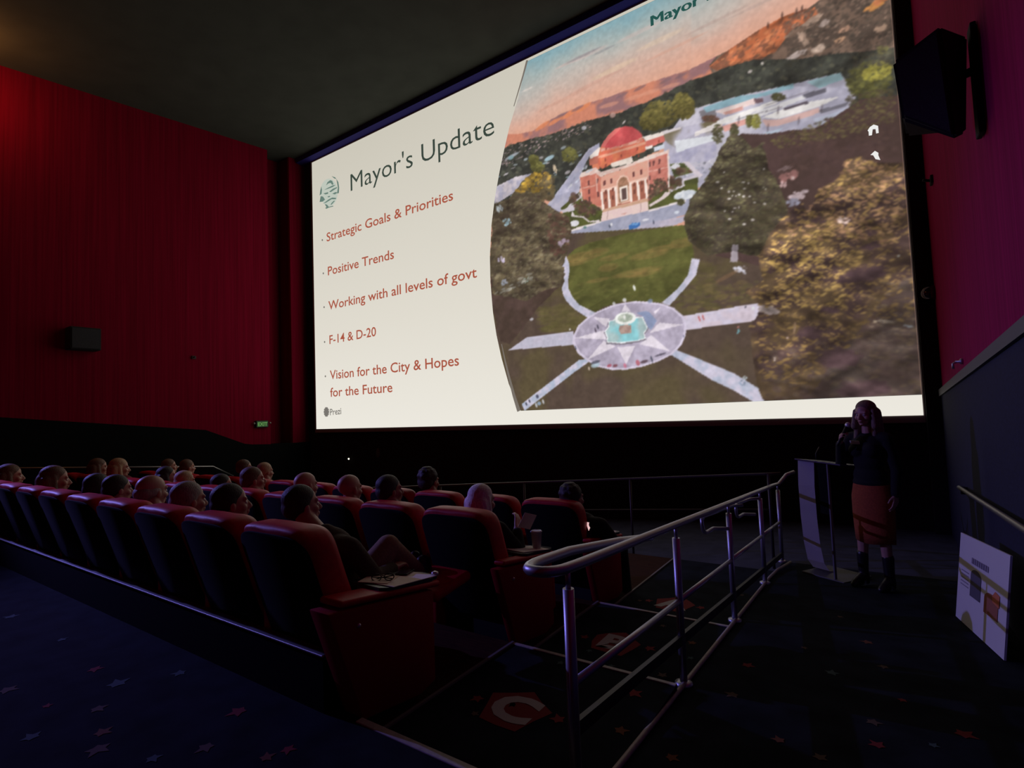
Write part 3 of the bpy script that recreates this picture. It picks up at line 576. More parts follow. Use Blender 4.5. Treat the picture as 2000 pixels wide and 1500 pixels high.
dark = [(1395, 345), (1415, 280), (1450, 262), (1495, 262), (1540, 255), (1590, 250), (1640, 222), (1680, 195), (1790, 180), (1800, 340), (1700, 320), (1640, 345), (1600, 420), (1560, 450), (1490, 520), (1400, 500)]
poly(dark, (76, 56, 54), (66, 50, 46), N2, jit=3)
dabs([(1500, 275), (1660, 215), (1745, 190), (1750, 235), (1640, 270), (1520, 290)], 150, 3, 8, [(96, 86, 52), (80, 72, 48), (110, 98, 58), (70, 60, 46)], 0.5, (-0.6, 0.3), 0.75)
dabs([(1520, 290), (1745, 240), (1755, 320), (1640, 330), (1540, 340)], 60, 5, 12, [(76, 56, 52), (66, 50, 50), (84, 62, 56)], 0.6, a=.5)
for (x, y, rx, ry, c) in [(1540, 345, 18, 9, (150, 100, 96)), (1530, 360, 8, 6, (196, 160, 160)), (1548, 348, 4, 3, (206, 190, 186)), (1535, 328, 16, 3, (110, 90, 90)), (1560, 380, 18, 9, (190, 170, 176)), (1548, 395, 14, 8, (130, 130, 150)), (1515, 418, 10, 3, (150, 200, 214)), (1530, 425, 14, 4, (170, 206, 212))]: blot(x, y, rx, ry, -0.3, c)
ct = [(1335, 430), (1350, 390), (1375, 355), (1395, 320), (1412, 285), (1428, 262), (1450, 268), (1470, 290), (1490, 280), (1502, 330), (1525, 370), (1540, 420), (1550, 460), (1520, 500), (1470, 498), (1430, 490), (1380, 500), (1345, 470)]
poly(ct, (74, 68, 48), (60, 54, 44), N3, jit=4)
dabs(ct, 520, 2.5, 8, [(84, 84, 56), (100, 98, 64), (70, 68, 50), (60, 54, 46), (118, 114, 76), (76, 64, 50)], 0.45, (-0.5, 0.3), 0.8, light=(1.1, 0.8))
for _ in range(26): dab(RD.uniform(1400, 1500), RD.uniform(330, 440), RD.uniform(1, 4), RD.uniform(1, 2.5), 0, (206, 200, 196), .8)
poly([(1430, 478), (1442, 478), (1441, 512), (1426, 512)], (160, 150, 160)); dab(1420, 540, 26, 4, -0.5, (120, 90, 62), .6); dab(1410, 580, 14, 6, -0.2, (120, 104, 56), .5)
rt_ = ell(1697, 155, 44, 35, -20)
dabs(rt_, 190, 3, 9, [(96, 96, 46), (110, 110, 50), (76, 78, 44), (62, 62, 40)], 0.6, (-0.4, 0.4), light=(1.1, 0.8))
dabs(ell(1712, 140, 30, 17, -20), 60, 3, 7, [(146, 140, 50), (130, 126, 48), (160, 150, 60)], 0.6, (-0.4, 0.4))
dabs([(1650, 190), (1745, 170), (1752, 200), (1660, 215)], 50, 3, 7, [(70, 64, 46), (90, 82, 50), (58, 52, 42)], 0.6)
dabs(ell(1724, 98, 12, 8), 24, 3, 6, [(110, 106, 60), (90, 88, 54)], 0.6)
dabs([(1660, 110), (1745, 95), (1745, 125), (1670, 135)], 40, 3, 8, [(70, 68, 56), (58, 56, 48), (84, 84, 60)], 0.6)
yt = [(1640, 345), (1655, 312), (1680, 304), (1700, 318), (1800, 318), (1840, 700), (1846, 800), (1500, 800), (1478, 750), (1470, 690), (1465, 640), (1490, 600), (1457, 570), (1490, 545), (1480, 500), (1505, 455), (1530, 425), (1565, 395), (1580, 420), (1600, 370)]
poly(yt, (88, 70, 48), (66, 50, 48), N2, .35, .6, jit=4)
poly([(1740, 560), (1840, 510), (1850, 800), (1560, 800), (1620, 720)], (76, 60, 60), (70, 62, 56), N2, a=.8, jit=6)
dabs([(1490, 690), (1640, 660), (1790, 600), (1806, 795), (1500, 795)], 170, 5, 14, [(84, 68, 56), (72, 56, 54), (96, 80, 58), (66, 52, 56), (90, 76, 66)], 0.5, (-0.4, 0.4), 0.6)
up1 = [(1640, 345), (1655, 312), (1680, 304), (1700, 318), (1756, 322), (1770, 420), (1740, 480), (1640, 470), (1565, 470), (1530, 440), (1580, 410), (1600, 370)]
dabs(yt[:5] + [(1790, 620), (1700, 640), (1560, 760), (1490, 740)] + yt[10:], 620, 3, 11, [(150, 118, 62), (176, 142, 70), (120, 94, 56), (96, 74, 52), (134, 104, 58), (80, 60, 50), (164, 128, 66)], 0.36, (-0.7, 0.5), 0.85, light=(1.06, 0.86))
dabs(up1, 150, 3, 11, [(170, 126, 86), (150, 108, 76), (190, 146, 96), (120, 86, 66)], 0.36, (-0.4, 0.4), 0.85)
dabs([(1500, 470), (1640, 440), (1700, 500), (1650, 600), (1480, 600), (1490, 540)], 150, 3, 10, [(186, 150, 72), (166, 132, 64), (140, 110, 58), (196, 160, 84)], 0.34, (-0.6, 0.4), 0.85)
for (x, y, rx, ry) in [(1580, 650, 26, 12), (1690, 535, 34, 14), (1600, 430, 14, 6), (1505, 527, 9, 7), (1545, 512, 9, 6), (1700, 480, 22, 7), (1655, 545, 20, 10), (1620, 605, 20, 8), (1700, 455, 14, 6), (1523, 475, 7, 5), (1640, 700, 40, 16), (1690, 760, 50, 14)]: blot(x, y, rx, ry, -0.1, (68, 50, 54), .7)
dabs([(1690, 560), (1780, 540), (1795, 700), (1700, 700)], 60, 4, 14, [(92, 76, 60), (110, 92, 66), (76, 62, 58), (120, 104, 84)], 0.25, (-0.2, 0.3), 0.6)
for (x, y, rx, ry, c) in [(1500, 605, 20, 8, (166, 150, 146)), (1648, 430, 12, 6, (196, 170, 160)), (1730, 628, 16, 3, (150, 136, 120)), (1775, 637, 10, 2, (150, 160, 166)), (1755, 500, 2, 2, (190, 200, 190)), (1538, 660, 2.5, 2.5, (200, 170, 160)), (1513, 702, 2, 4, (190, 170, 160)), (1552, 640, 1.5, 10, (150, 120, 90)), (1710, 628, 4, 2, (190, 170, 140))]: blot(x, y, rx, ry, 0.1, c)
shade(yt, F1, 0.45, .56); shade(yt, F2, 0.40, .56); shade(ct, F2, 0.45); shade(ct, N2, 0.30); shade(lt, N2, 0.35); shade(lt, F2, 0.35); shade(near, F1, 0.35); shade(belt, N2, 0.2)
shade(GRD, N3, 0.10); shade(lawn, F1, 0.14)
# the slide's page icons
wi = (236, 236, 236)
Tq = lambda *p: [(1350 + a / 4.0, b / 4.0) for a, b in p]
ICON_HOME = Tq((1378, 1022), (1395, 995), (1425, 975), (1460, 985), (1465, 1040), (1445, 1045), (1440, 1010), (1418, 1012), (1412, 1058), (1388, 1062), (1386, 1030))
ICON_BACK = Tq((1400, 1212), (1435, 1180), (1462, 1195), (1462, 1215), (1478, 1252), (1440, 1245), (1422, 1215))
# projection grain and soft lens
IMG *= (1 + (N4[..., None] - 0.5) * 0.12)
gr = IMG.mean(-1, keepdims=True); IMG = (IMG * 0.86 + gr * 0.14) * 0.93 + np.array((17.0, 13.0, 12.0))
k_ = IMG.copy()
for ax_ in (0, 1): k_ = (np.roll(k_, 1, ax_) + 2 * k_ + np.roll(k_, -1, ax_)) / 4
IMG = np.clip(k_, 0, 255)

# mesh of the picture, cut to its curved left edge
EDGE = [(1034, 108), (1022, 150), (1010, 200), (996, 245), (985, 292), (976, 335), (967, 385), (960, 440), (957, 500), (958, 550), (963, 610), (970, 655), (980, 700), (994, 750), (1008, 785), (1018, 803)]
eq = np.array(Q(EDGE)); top = np.array(Q([(1034, 114), (1275, 2)])); bot = np.array(Q([(1022, 802), (1801, 773)]))
o_ = np.argsort(eq[:, 1]); left_x = np.interp(gz, eq[o_, 1], eq[o_, 0])
zt = top[0, 1] + (top[1, 1] - top[0, 1]) * (gx - top[0, 0]) / (top[1, 0] - top[0, 0]); zt = np.full(GW, top[:, 1].mean()); zb = np.full(GW, bot[:, 1].mean())
VX = np.maximum(GX, left_x[:, None]); VZ = np.clip(GZ, zb[None], zt[None])
keep = (GX[:-1, 1:] > left_x[:-1, None]) & (GZ[1:, :-1] > zb[None, :-1]) & (GZ[:-1, :-1] < zt[None, :-1])
idx = np.arange(GH * GW).reshape(GH, GW)
qd = np.stack([idx[:-1, :-1], idx[:-1, 1:], idx[1:, 1:], idx[1:, :-1]], -1)[keep]
used = np.unique(qd); remap = np.full(GH * GW, -1); remap[used] = np.arange(len(used)); qd = remap[qd]
me = bpy.data.meshes.new('slide_photograph')
me.vertices.add(len(used)); me.loops.add(len(qd) * 4); me.polygons.add(len(qd))
co = np.stack([VX.ravel()[used], np.full(len(used), SY - 0.004), VZ.ravel()[used]], -1).astype(np.float32)
me.vertices.foreach_set('co', co.ravel()); me.loops.foreach_set('vertex_index', qd.ravel().astype(np.int32))
me.polygons.foreach_set('loop_start', np.arange(0, len(qd) * 4, 4, dtype=np.int32)); me.update()
ca = me.color_attributes.new('picture', 'FLOAT_COLOR', 'POINT')
lc = lin(IMG.reshape(-1, 3)[used]); ca.data.foreach_set('color', np.concatenate([lc, np.ones((len(used), 1))], 1).astype(np.float32).ravel())
mp_ = bpy.data.materials.new('projected_picture'); mp_.use_nodes = True; nt = mp_.node_tree; nt.nodes.clear()
at = nt.nodes.new('ShaderNodeAttribute'); at.attribute_name = 'picture'
em = nt.nodes.new('ShaderNodeEmission'); ou = nt.nodes.new('ShaderNodeOutputMaterial'); em.inputs[1].default_value = 1.0
nt.links.new(at.outputs['Color'], em.inputs[0]); nt.links.new(em.outputs[0], ou.inputs[0])

screen = thing('projection_screen', 'huge lit cinema screen showing a slide with an aerial park photograph', 'screen', (0, SY, SZ0))
INV = Matrix.Translation((0, -SY, -SZ0))
def onscr(name, bm_or_me, m, parent=None):
    if isinstance(bm_or_me, bmesh.types.BMesh):
        me_ = bpy.data.meshes.new(name); bm_or_me.to_mesh(me_); bm_or_me.free()
    else: me_ = bm_or_me
    me_.transform(INV)
    return link(name, me_, m, parent or screen)
photo = onscr('slide_photograph', me, mp_)
# border of the sheet, then the lit slide
bm = B(); box(bm, (SX0 - 0.07, SY + 0.006, SZ0 - 0.10), (SX1 + 0.02, SY + 0.05, SZ1 + 0.09), 0); onscr('screen_sheet', bm, mat('unlit_screen_fabric', (0.30, 0.24, 0.24), 0.9))
mc = bpy.data.materials.new('slide_cream'); mc.use_nodes = True; nt = mc.node_tree; nt.nodes.clear()
em = nt.nodes.new('ShaderNodeEmission'); ou = nt.nodes.new('ShaderNodeOutputMaterial'); tc = nt.nodes.new('ShaderNodeTexCoord'); sp = nt.nodes.new('ShaderNodeSeparateXYZ')
rp = nt.nodes.new('ShaderNodeValToRGB'); mr = nt.nodes.new('ShaderNodeMapRange'); mr.inputs[1].default_value = 0.0; mr.inputs[2].default_value = SZ1 - SZ0
rp.color_ramp.elements[0].color = (*lin((236, 232, 222)), 1); rp.color_ramp.elements[1].color = (*lin((204, 199, 185)), 1)
e_ = rp.color_ramp.elements.new(0.35); e_.color = (*lin((224, 219, 207)), 1)
nt.links.new(tc.outputs['Object'], sp.inputs[0]); nt.links.new(sp.outputs['Z'], mr.inputs[0]); nt.links.new(mr.outputs[0], rp.inputs[0]); nt.links.new(rp.outputs[0], em.inputs[0]); nt.links.new(em.outputs[0], ou.inputs[0])
bm = B(); face(bm, [(SX0, SY, SZ0), (SX1, SY, SZ0), (SX1, SY, SZ1), (SX0, SY, SZ1)]); onscr('slide_background', bm, mc)

def flat(bm, P, dy=0.008):
    f = bm.faces.new([bm.verts.new((x, SY - dy, z)) for x, z in Q(P)])
def outline(bm, P, w0, w1, dy=0.008):
    """tapering stroke along traced points, widths in metres"""
    q = [Vector(p) for p in Q(P)]; n = len(q); L, Rr = [], []
    for i, p in enumerate(q):
        t = (q[min(i + 1, n - 1)] - q[max(i - 1, 0)]).normalized(); nn = Vector((-t.y, t.x)); w = (w0 + (w1 - w0) * i / (n - 1)) / 2
        L.append(bm.verts.new((p.x + nn.x * w, SY - dy, p.y + nn.y * w))); Rr.append(bm.verts.new((p.x - nn.x * w, SY - dy, p.y - nn.y * w)))
    for i in range(n - 1): bm.faces.new((L[i], L[i + 1], Rr[i + 1], Rr[i]))

bm = B(); outline(bm, [(980, 672), (987, 705), (995, 738), (1004, 772), (1014, 803)], 0.02, 0.09); onscr('photograph_shadow_line', bm, emat('slide_line', (120, 112, 104))); bm = B(); outline(bm, [(1030, 118), (1022, 148), (1013, 178), (1004, 208)], 0.05, 0.02)
onscr('photograph_shadow_line', bm, emat('slide_line', (120, 112, 104)))
bm = B(); flat(bm, ICON_HOME); onscr('home_icon', bm, emat('slide_white', (236, 236, 234)))
bm = B(); flat(bm, ICON_BACK); onscr('return_icon', bm, emat('slide_white', (236, 236, 234)))

def slide_text(name, body, left, right, cap, m, off=0.0, bold=False):
    """lettering whose baseline runs between the traced points left and right; cap = top of the first capital"""
    me_ = text_mesh(body, 1.0, off)
    xs = [v.co.x for v in me_.vertices]; x0, x1 = min(xs), max(xs)
    (lx, lz), (rx, rz), (cx, cz) = on_screen(*left), on_screen(*right), on_screen(*cap)
    k = (cz - lz) / 0.729 if CAPH is None else (cz - lz) / CAPH
    bm = B(); bm.from_mesh(me_); bm.faces.ensure_lookup_table()
    iv = sorted((min(v.co.x for v in f.verts), max(v.co.x for v in f.verts), f.index) for f in bm.faces); cur, hi, words_ = [], None, []
    for lo, h, i in iv:
        if hi is not None and lo - hi > 0.16: words_.append(cur); cur = []; hi = h
        cur.append(i); hi = h if hi is None else max(hi, h)
    words_.append(cur)
    for w in words_:
        b2 = B(); vm = {}
        for dx in ((-.012, 0, .012) if bold else (0,)):
            for i in w:
                vs = []
                for v in bm.faces[i].verts:
                    if (dx, v.index) not in vm:
                        t = (v.co.x - x0) / (x1 - x0); vm[(dx, v.index)] = b2.verts.new((lx + (rx - lx) * t + dx, SY - 0.008, lz + (rz - lz) * t + v.co.y * k))
                    vs.append(vm[(dx, v.index)])
                b2.faces.new(vs)
        onscr(name, b2, m)
    bm.free()
mH = text_mesh('H', 1.0); CAPH = max(v.co.y for v in mH.vertices)
green, rust = emat('slide_dark_green', (58, 70, 62)), emat('slide_rust', (170, 86, 66))
slide_text('title_lettering', "Mayor's Update", (685.5, 373.6), (966, 262), (685, 341), green, -0.004)
slide_text('bullet_lettering', 'Strategic Goals & Priorities', (638.5, 472), (885.5, 390.5), (639, 455.5), rust, 0.010)
slide_text('bullet_lettering', 'Positive Trends', (641, 538), (770, 505), (641, 521.5), rust, 0.010)
slide_text('bullet_lettering', 'Working with all levels of govt', (642, 605.5), (932, 541.5), (641.5, 589), rust, 0.010)
slide_text('bullet_lettering', 'F-14 & D-20', (644, 672), (735, 656), (644, 655.5), rust, 0.010)
slide_text('bullet_lettering', 'Vision for the City & Hopes', (645, 741), (897, 713.5), (645, 724), rust, 0.010)
slide_text('bullet_lettering', 'for the Future', (645.5, 775), (767, 765.5), (645.5, 758), rust, 0.010)
slide_text('software_mark', 'Prezi', (645, 811), (667, 808.5), (645, 799), emat('slide_grey', (120, 116, 110)), 0.01)
slide_text('heading_lettering', 'Mayor I', (1272.5, 51.5), (1386, 0.2), (1270, 33), emat('slide_teal', (38, 84, 78)), 0.0, True)
for p in [(630, 469), (632, 534), (633.5, 600), (634.5, 668), (636, 735)]:
    bm = B(); flat(bm, ell(p[0], p[1], 1.3, 1.9)); onscr('bullet_dot', bm, emat('slide_grey', (120, 116, 110)))
bm = B()
for k in range(5):
    a = k * PI / 5
    outline(bm, [(638 + 5.2 * math.cos(a), 804.5 + 9.5 * math.sin(a)), (638, 804.5), (638 - 5.2 * math.cos(a), 804.5 - 9.5 * math.sin(a))], 0.06, 0.06)
onscr('software_logo', bm, emat('slide_grey', (120, 116, 110)))
# the town's seal: a laurel ring round a domed front
bm = B(); S8 = lambda *p: [(600 + a / 15.0, 320 + b / 15.0) for a, b in p]
for P in [((500, 770), (620, 700), (760, 630), (840, 620), (760, 680), (600, 740)), ((650, 820), (760, 730), (890, 680), (880, 710), (700, 830)), ((560, 640), (600, 540), (680, 480), (740, 500), (780, 600), (740, 620), (690, 560), (620, 580)),
          ((860, 440), (920, 540), (945, 700), (935, 860), (880, 870), (905, 700), (880, 560)), ((420, 660), (440, 760), (430, 880), (370, 930), (390, 780)), ((480, 870), (620, 830), (620, 880), (540, 900)), ((400, 950), (470, 960), (530, 1050), (460, 1110), (370, 1120)),
          ((470, 1170), (640, 1040), (740, 990), (860, 1000), (840, 1040), (720, 1040), (560, 1140)), ((520, 1180), (590, 1200), (640, 1260), (760, 1230), (780, 1250), (640, 1285), (570, 1320), (530, 1300), (570, 1270)), ((720, 1150), (790, 1080), (820, 1090), (720, 1200), (690, 1200)),
          ((740, 880), (830, 830), (900, 840), (820, 900)), ((600, 960), (670, 940), (680, 970), (620, 985)), ((720, 360), (830, 400), (860, 450), (800, 430))]:
    flat(bm, S8(*P))
onscr('town_seal', bm, emat('slide_seal', (104, 128, 118)))
bm = B(); flat(bm, ell(643, 376, 17, 27), 0.006); onscr('town_seal_ground', bm, emat('slide_seal_pale', (190, 198, 186)))
# ------------------------------------------------------------------ recliner seats
M_leather = mat('red_leather', (0.50, 0.008, 0.022), 0.5, noise=0.12, scale=30, bump=0.08, spec=0.22)
M_sideshade = mat('shaded_red_side', (0.30, 0.002, 0.014), 0.6, spec=0.15)  # seat red darkened: the end panel's deep shade is put into the colour
M_panel = mat('black_seat_shell', (0.006, 0.0065, 0.006), 0.9, spec=0.15, noise=0.2, scale=40)
M_base = mat('black_plastic', (0.012, 0.012, 0.013), 0.55)
M_chrome = mat('brushed_steel', (0.52, 0.53, 0.58), 0.42, 0.85)
M_button = mat('steel_button', (0.75, 0.75, 0.78), 0.25, 0.6)
M_tray = mat('black_tray', (0.02, 0.02, 0.022), 0.35)
LEAN = 0.33

def back_outline(w, z0, z1, r, n=8):
    """rounded-top outline in (x, z), slightly waisted at the bottom"""
    h = w / 2; P = [(-h * 0.94, z0), (h * 0.94, z0), (h, z0 + 0.2)]
    m = 2 * n + 8; e = 0.36
    for k in range(m + 1):                       # superellipse over the top
        a = PI * k / m; c, s = math.cos(a), math.sin(a)
        P.append((h * math.copysign(abs(c) ** e, c), z1 - r * 1.25 + r * 1.25 * abs(s) ** (e * 1.25)))
    P.append((-h, z0 + 0.2))
    return P

def slab(P, layers):
    """stack of (y, inset) rings of the outline P, leaning back as it rises"""
    bm = B(); cx = 0; cz = sum(p[1] for p in P) / len(P); rings = []
    for y, s in layers:
        ring = []
        for x, z in P:
            d = math.hypot(x, z - cz); f = (d - s) / d
            xx, zz = x * f, cz + (z - cz) * f
            ring.append(bm.verts.new((xx, y + (1.0 - zz) * LEAN, zz)))
        rings.append(ring)
    n = len(P)
    for a, b in zip(rings, rings[1:]):
        for k in range(n): bm.faces.new((a[k], a[(k + 1) % n], b[(k + 1) % n], b[k]))
    bm.faces.new(rings[0][::-1]); bm.faces.new(rings[-1])
    return bm

def pad(a, b, bev): bm = B(); box(bm, a, b, bev); return bm

def make_seat(kind):
    t = thing('cinema_seat', 'red leather cinema seat', 'seat')
    P = back_outline(0.585, 0.30, 1.01, 0.15)
    obj('backrest', slab(P, [(0.012, 0.03), (0.03, 0.004), (0.06, -0.006), (0.15, -0.006), (0.19, 0.012), (0.215, 0.06), (0.222, 0.12)]), M_leather, t, autos=60)
    o = obj('back_panel', slab(back_outline(0.575, 0.22, 0.975, 0.15), [(-0.004, 0.012), (0.0, 0.0), (0.03, 0.0)]), M_panel, t, autos=40); o['label'] = 'black rear shell'
    for zc in (0.62, 0.78):
        pass
    obj('seat_cushion', pad((-0.29, 0.36, 0.36), (0.29, 0.90, 0.50), 0.05), M_leather, t, autos=60)
    o = obj('seat_base', pad((-0.29, 0.27, 0.0), (0.29, 0.80, 0.36), 0.015), M_base, t); o['label'] = 'black boxed base'
    bm = B(); box(bm, (-0.38, 0.20, 0.0), (-0.305, 0.84, 0.60), 0.02); box(bm, (-0.387, 0.18, 0.60), (-0.302, 0.86, 0.645), 0.02)
    obj('armrest', bm, M_leather, t, autos=60)
    if kind == 'raised':
        bm = B(); box(bm, (-0.28, 0.0, -0.035), (0.28, 0.36, 0.035), 0.03)
        bm.transform(Matrix.Translation((0, 0.93, 0.42)) @ Matrix.Rotation(R_(8), 4, 'X')); obj('footrest', bm, M_leather, t, autos=60)
    else:
        obj('footrest', pad((-0.28, 0.885, 0.10), (0.28, 0.945, 0.44), 0.025), M_leather, t, autos=60)
    if kind in ('raised', 'end'):
        # boxed end panel by the aisle, its back edge slanting like the backrest
        pw = 0.155 if kind == 'raised' else 0.073
        bm = B(); prism(bm, [(0.315, 0.03, 0.655), (0.315, 0.72, 0.565), (0.315, 0.72, 0.08), (0.315, 0.60, 0.05), (0.315, 0.22, 0.10)], (1, 0, 0), pw)
        bmesh.ops.recalc_face_normals(bm, faces=bm.faces)
        bmesh.ops.bevel(bm, geom=list(bm.edges), offset=0.012, segments=2, profile=0.5, affect='EDGES')
        bm.verts.ensure_lookup_table()
        e = obj('end_panel', bm, M_sideshade, t, autos=40)
        bm = B(); box(bm, (0.30, 0.02, 0.607), (0.317 + pw, 0.70, 0.64), 0.014); bm.transform(Matrix.Translation((0, 0, 0.058)) @ Matrix.Rotation(R_(-7.4), 4, 'X')); obj('armrest', bm, M_leather, t, autos=60)
        bm = B(); lathe(bm, [(0.0005, 0.008), (0.008, 0.007), (0.011, 0.0), (0.011, -0.004)], n=14); bm.transform(Matrix.Translation((0.316 + pw, 0.20, 0.55)) @ Matrix.Rotation(R_(90), 4, 'Y')); obj('button', bm, M_button, e)['label'] = 'small steel button'
        # swivel tray on the front of the panel
        bm = B(); prism(bm, [(-0.15 + dx, dy, 0.0) for dx, dy in [(0.03, 0), (0.25, 0), (0.28, 0.03), (0.28, 0.36), (0.24, 0.44), (0.12, 0.44), (0.0, 0.36), (0, 0.03)]], (0, 0, 1), 0.018)
        bm.transform(Matrix.Translation((0.25 + pw - 0.073, 0.36, 0.655)) @ Matrix.Rotation(R_(-7), 4, 'X'))
        tr = obj('tray', bm, M_tray, t); tr['label'] = 'black swivel tray'
        bm = B(); lathe(bm, [(0.016, 0.58), (0.016, 0.645)], (0.34, 0.5, 0), 12); obj('tray_pivot', bm, M_chrome, tr)
    return t

def dup(o, parent=None):
    c = o.copy(); COL.objects.link(c); c.parent = parent
    for ch in list(o.children): dup(ch, c)
    return c

PROTO = {'plain': make_seat('plain'), 'end': make_seat('end'), 'raised': make_seat('raised')}
USED = set()
ORD = ['', 'aisle-end', 'second', 'third', 'fourth', 'fifth', 'sixth', 'seventh', 'eighth', 'ninth', 'tenth', 'eleventh', 'twelfth', 'thirteenth']
ROWS = {'C': (-0.12, 1.50, 'nearest row', 10), 'B': (-0.255, 2.79, 'middle row', 12), 'A': (-0.39, 4.08, 'front row', 13)}
PITCH = {'C': 0.66, 'B': 0.685, 'A': 0.685}; FIRST = {'C': -2.545, 'B': -2.475, 'A': -2.475}
def seat_x(k, row='B'): return FIRST[row] - PITCH[row] * (k - 1)
for row, (z, y, rn, cnt) in ROWS.items():
    for k in range(1, cnt + 1):
        kind = 'plain' if k > 1 else ('raised' if row == 'C' else 'end')
        s = PROTO[kind] if kind not in USED else dup(PROTO[kind]); USED.add(kind)
        s.location = (seat_x(k, row), y, z); s.scale = (PITCH[row] / 0.685, 1, 1)
        s['label'] = ('red leather recliner at the aisle end of the %s, with boxed end panel' % rn) if k == 1 else 'red leather recliner with black shell, %s from the aisle in the %s' % (ORD[k], rn)
        s['group'] = 'cinema seats in the ' + rn

# ------------------------------------------------------------------ handrails
def rz_(y): return 0.81 - 0.0671 * (y - 1.81)
rail = thing('ramp_railing', 'long brushed steel railing between the steps and the ramp', 'railing', (0, 0, 0))
XRL = -1.01
PY_ = [1.81, 3.12, 4.44, 5.78, 6.92]
bm = B(); pts = []
# ramp-side tube, U-bend at the near end, then the stair-side tube that drops faster with the steps
far_ = [(-0.86, 7.18, 0.58), (-0.93, 7.08, 0.555), (-1.0, 6.95, rz_(6.95) - 0.005)]
tube(bm, far_ + [(XRL, y, rz_(y)) for y in (6.6, 5, 4, 3, 2.2, 1.9)] + arc((XRL, 1.84, rz_(1.84)), (XRL - 0.005, 1.70, rz_(1.7)), (XRL - 0.075, 1.70, rz_(1.7)), 5)[1:] + arc((XRL - 0.075, 1.70, rz_(1.7)), (XRL - 0.15, 1.70, rz_(1.7)), (XRL - 0.15, 1.86, rz_(1.86)), 5)[1:]
     + [(XRL - 0.15, 2.1, rz_(2.1)), (XRL - 0.13, 2.6, rz_(2.6) - 0.03), (XRL - 0.10, 2.98, rz_(2.98) - 0.06)], 0.021, 12)
obj('handrail', bm, M_chrome, rail)
for y in PY_:
    bm = B(); r = 0.022
    tube(bm, [(XRL, y, ramp_z(y) - 0.02), (XRL, y, rz_(y) - 0.075)], r, 12); tube(bm, [(XRL, y, rz_(y) - 0.08), (XRL, y, rz_(y) - 0.01)], 0.011, 8)
    p = obj('post', bm, M_chrome, rail)
    bm = B(); lathe(bm, [(0.05, -0.01), (0.05, 0.01), (0.024, 0.02)], (XRL, y, ramp_z(y)), 16); obj('base_flange', bm, M_chrome, p)
# middle bars and black lower bars between the posts
for a, b in zip(PY_, PY_[1:]):
    zm = lambda y: 0.372 - 0.0690 * (y - 1.90); zl = lambda y: 0.232 - 0.110 * (y - 1.89)
    bm = B(); tube(bm, [(XRL, a + 0.02, zm(a)), (XRL, b - 0.02, zm(b))], 0.0165, 10); obj('middle_bar', bm, M_chrome, rail)
    bm = B(); prism(bm, [(XRL - 0.012, a, zl(a)), (XRL - 0.012, b, zl(b)), (XRL - 0.012, b, zl(b) - 0.055), (XRL - 0.012, a, zl(a) - 0.055)], (1, 0, 0), 0.024); obj('lower_bar', bm, mat('black_bar_paint', (0.02, 0.02, 0.022), 0.5), rail)['label'] = 'flat black lower bar'
# hooked stair grab bars under the far end of the rail
for y0, y1 in ((3.95, 4.95), (5.05, 5.75)):
    zt = lambda y: rz_(y) - 0.055 - 0.01 * (y - 3.9)
    bm = B(); x = XRL - 0.075
    tube(bm, [(XRL, y0 + 0.45, zt(y0 + .45) - 0.13), (x, y0 + 0.30, zt(y0) - 0.14), (x, y0 + 0.10, zt(y0) - 0.13)] + arc((x, y0 + 0.06, zt(y0) - 0.12), (x, y0, zt(y0) - 0.10), (x, y0, zt(y0) - 0.02), 4) + [(x, y0 + 0.05, zt(y0 + .05)), (x, y1 - 0.05, zt(y1)), (XRL, y1 + 0.02, zt(y1))], 0.014, 8)
    obj('grab_bar', bm, M_chrome, rail)
M_darksteel = mat('dull_dark_steel', (0.10, 0.09, 0.08), 0.5, 0.6)
fr = thing('front_guardrail', 'thin dull guardrail crossing in front of the first row below the screen', 'railing', (0, 0, 0))
fz = lambda x: 0.629 - 0.0715 * (-0.85 - x)
bm = B(); tube(bm, [(-0.93, 6.62, fz(-0.93)), (-1.1, 6.6, fz(-1.1)), (-7.0, 6.6, fz(-7.0)), (-12.6, 6.6, fz(-12.6))], 0.016, 8); obj('handrail', bm, M_darksteel, fr)
bm = B(); tube(bm, [(-1.03, 6.6, 0.22), (-12.6, 6.6, fz(-12.6) - 0.42)], 0.010, 8); obj('lower_bar', bm, M_darksteel, fr)
for k in range(8):
    x = -1.05 - 1.65 * k; bm = B(); tube(bm, [(x, 6.6, -0.47 - 0.065 * (-1 - x)), (x, 6.6, fz(x))], 0.016, 8); obj('post', bm, M_darksteel, fr)
def wall_rail(name, label, pts, off):
    t = thing(name, label, 'railing'); bm = B(); tube(bm, pts, 0.021, 10); obj('handrail', bm, mat('brushed_alloy', (0.35, 0.34, 0.33), 0.4, 0.9), t)
    for i in range(3):
        s = (i + 0.5) / 3 * (len(pts) - 1); k = min(int(s), len(pts) - 2); p = Vector(pts[k]).lerp(Vector(pts[k + 1]), s - k)
        bm = B(); tube(bm, [p, p + Vector((0, 0, -0.05)), p + Vector((off, 0, -0.05))], 0.008, 8); obj('bracket', bm, M_base, t)
    return t
wall_rail('wall_handrail', 'steel handrail fixed along the navy right wall beside the ramp', [(0.73, 7.27, 0.44), (0.66, 7.20, 0.465), (0.655, 7.0, 0.48), (0.655, 4.2, 0.635), (0.655, 2.2, 0.745)], 0.08)
wall_rail('wall_handrail', 'dim steel handrail along the dark left wall behind the audience', [(XL + 0.14, 1.5, 0.87), (XL + 0.14, 6.57, 0.39), (XL + 0.14, 7.06, 0.10)], -0.08)
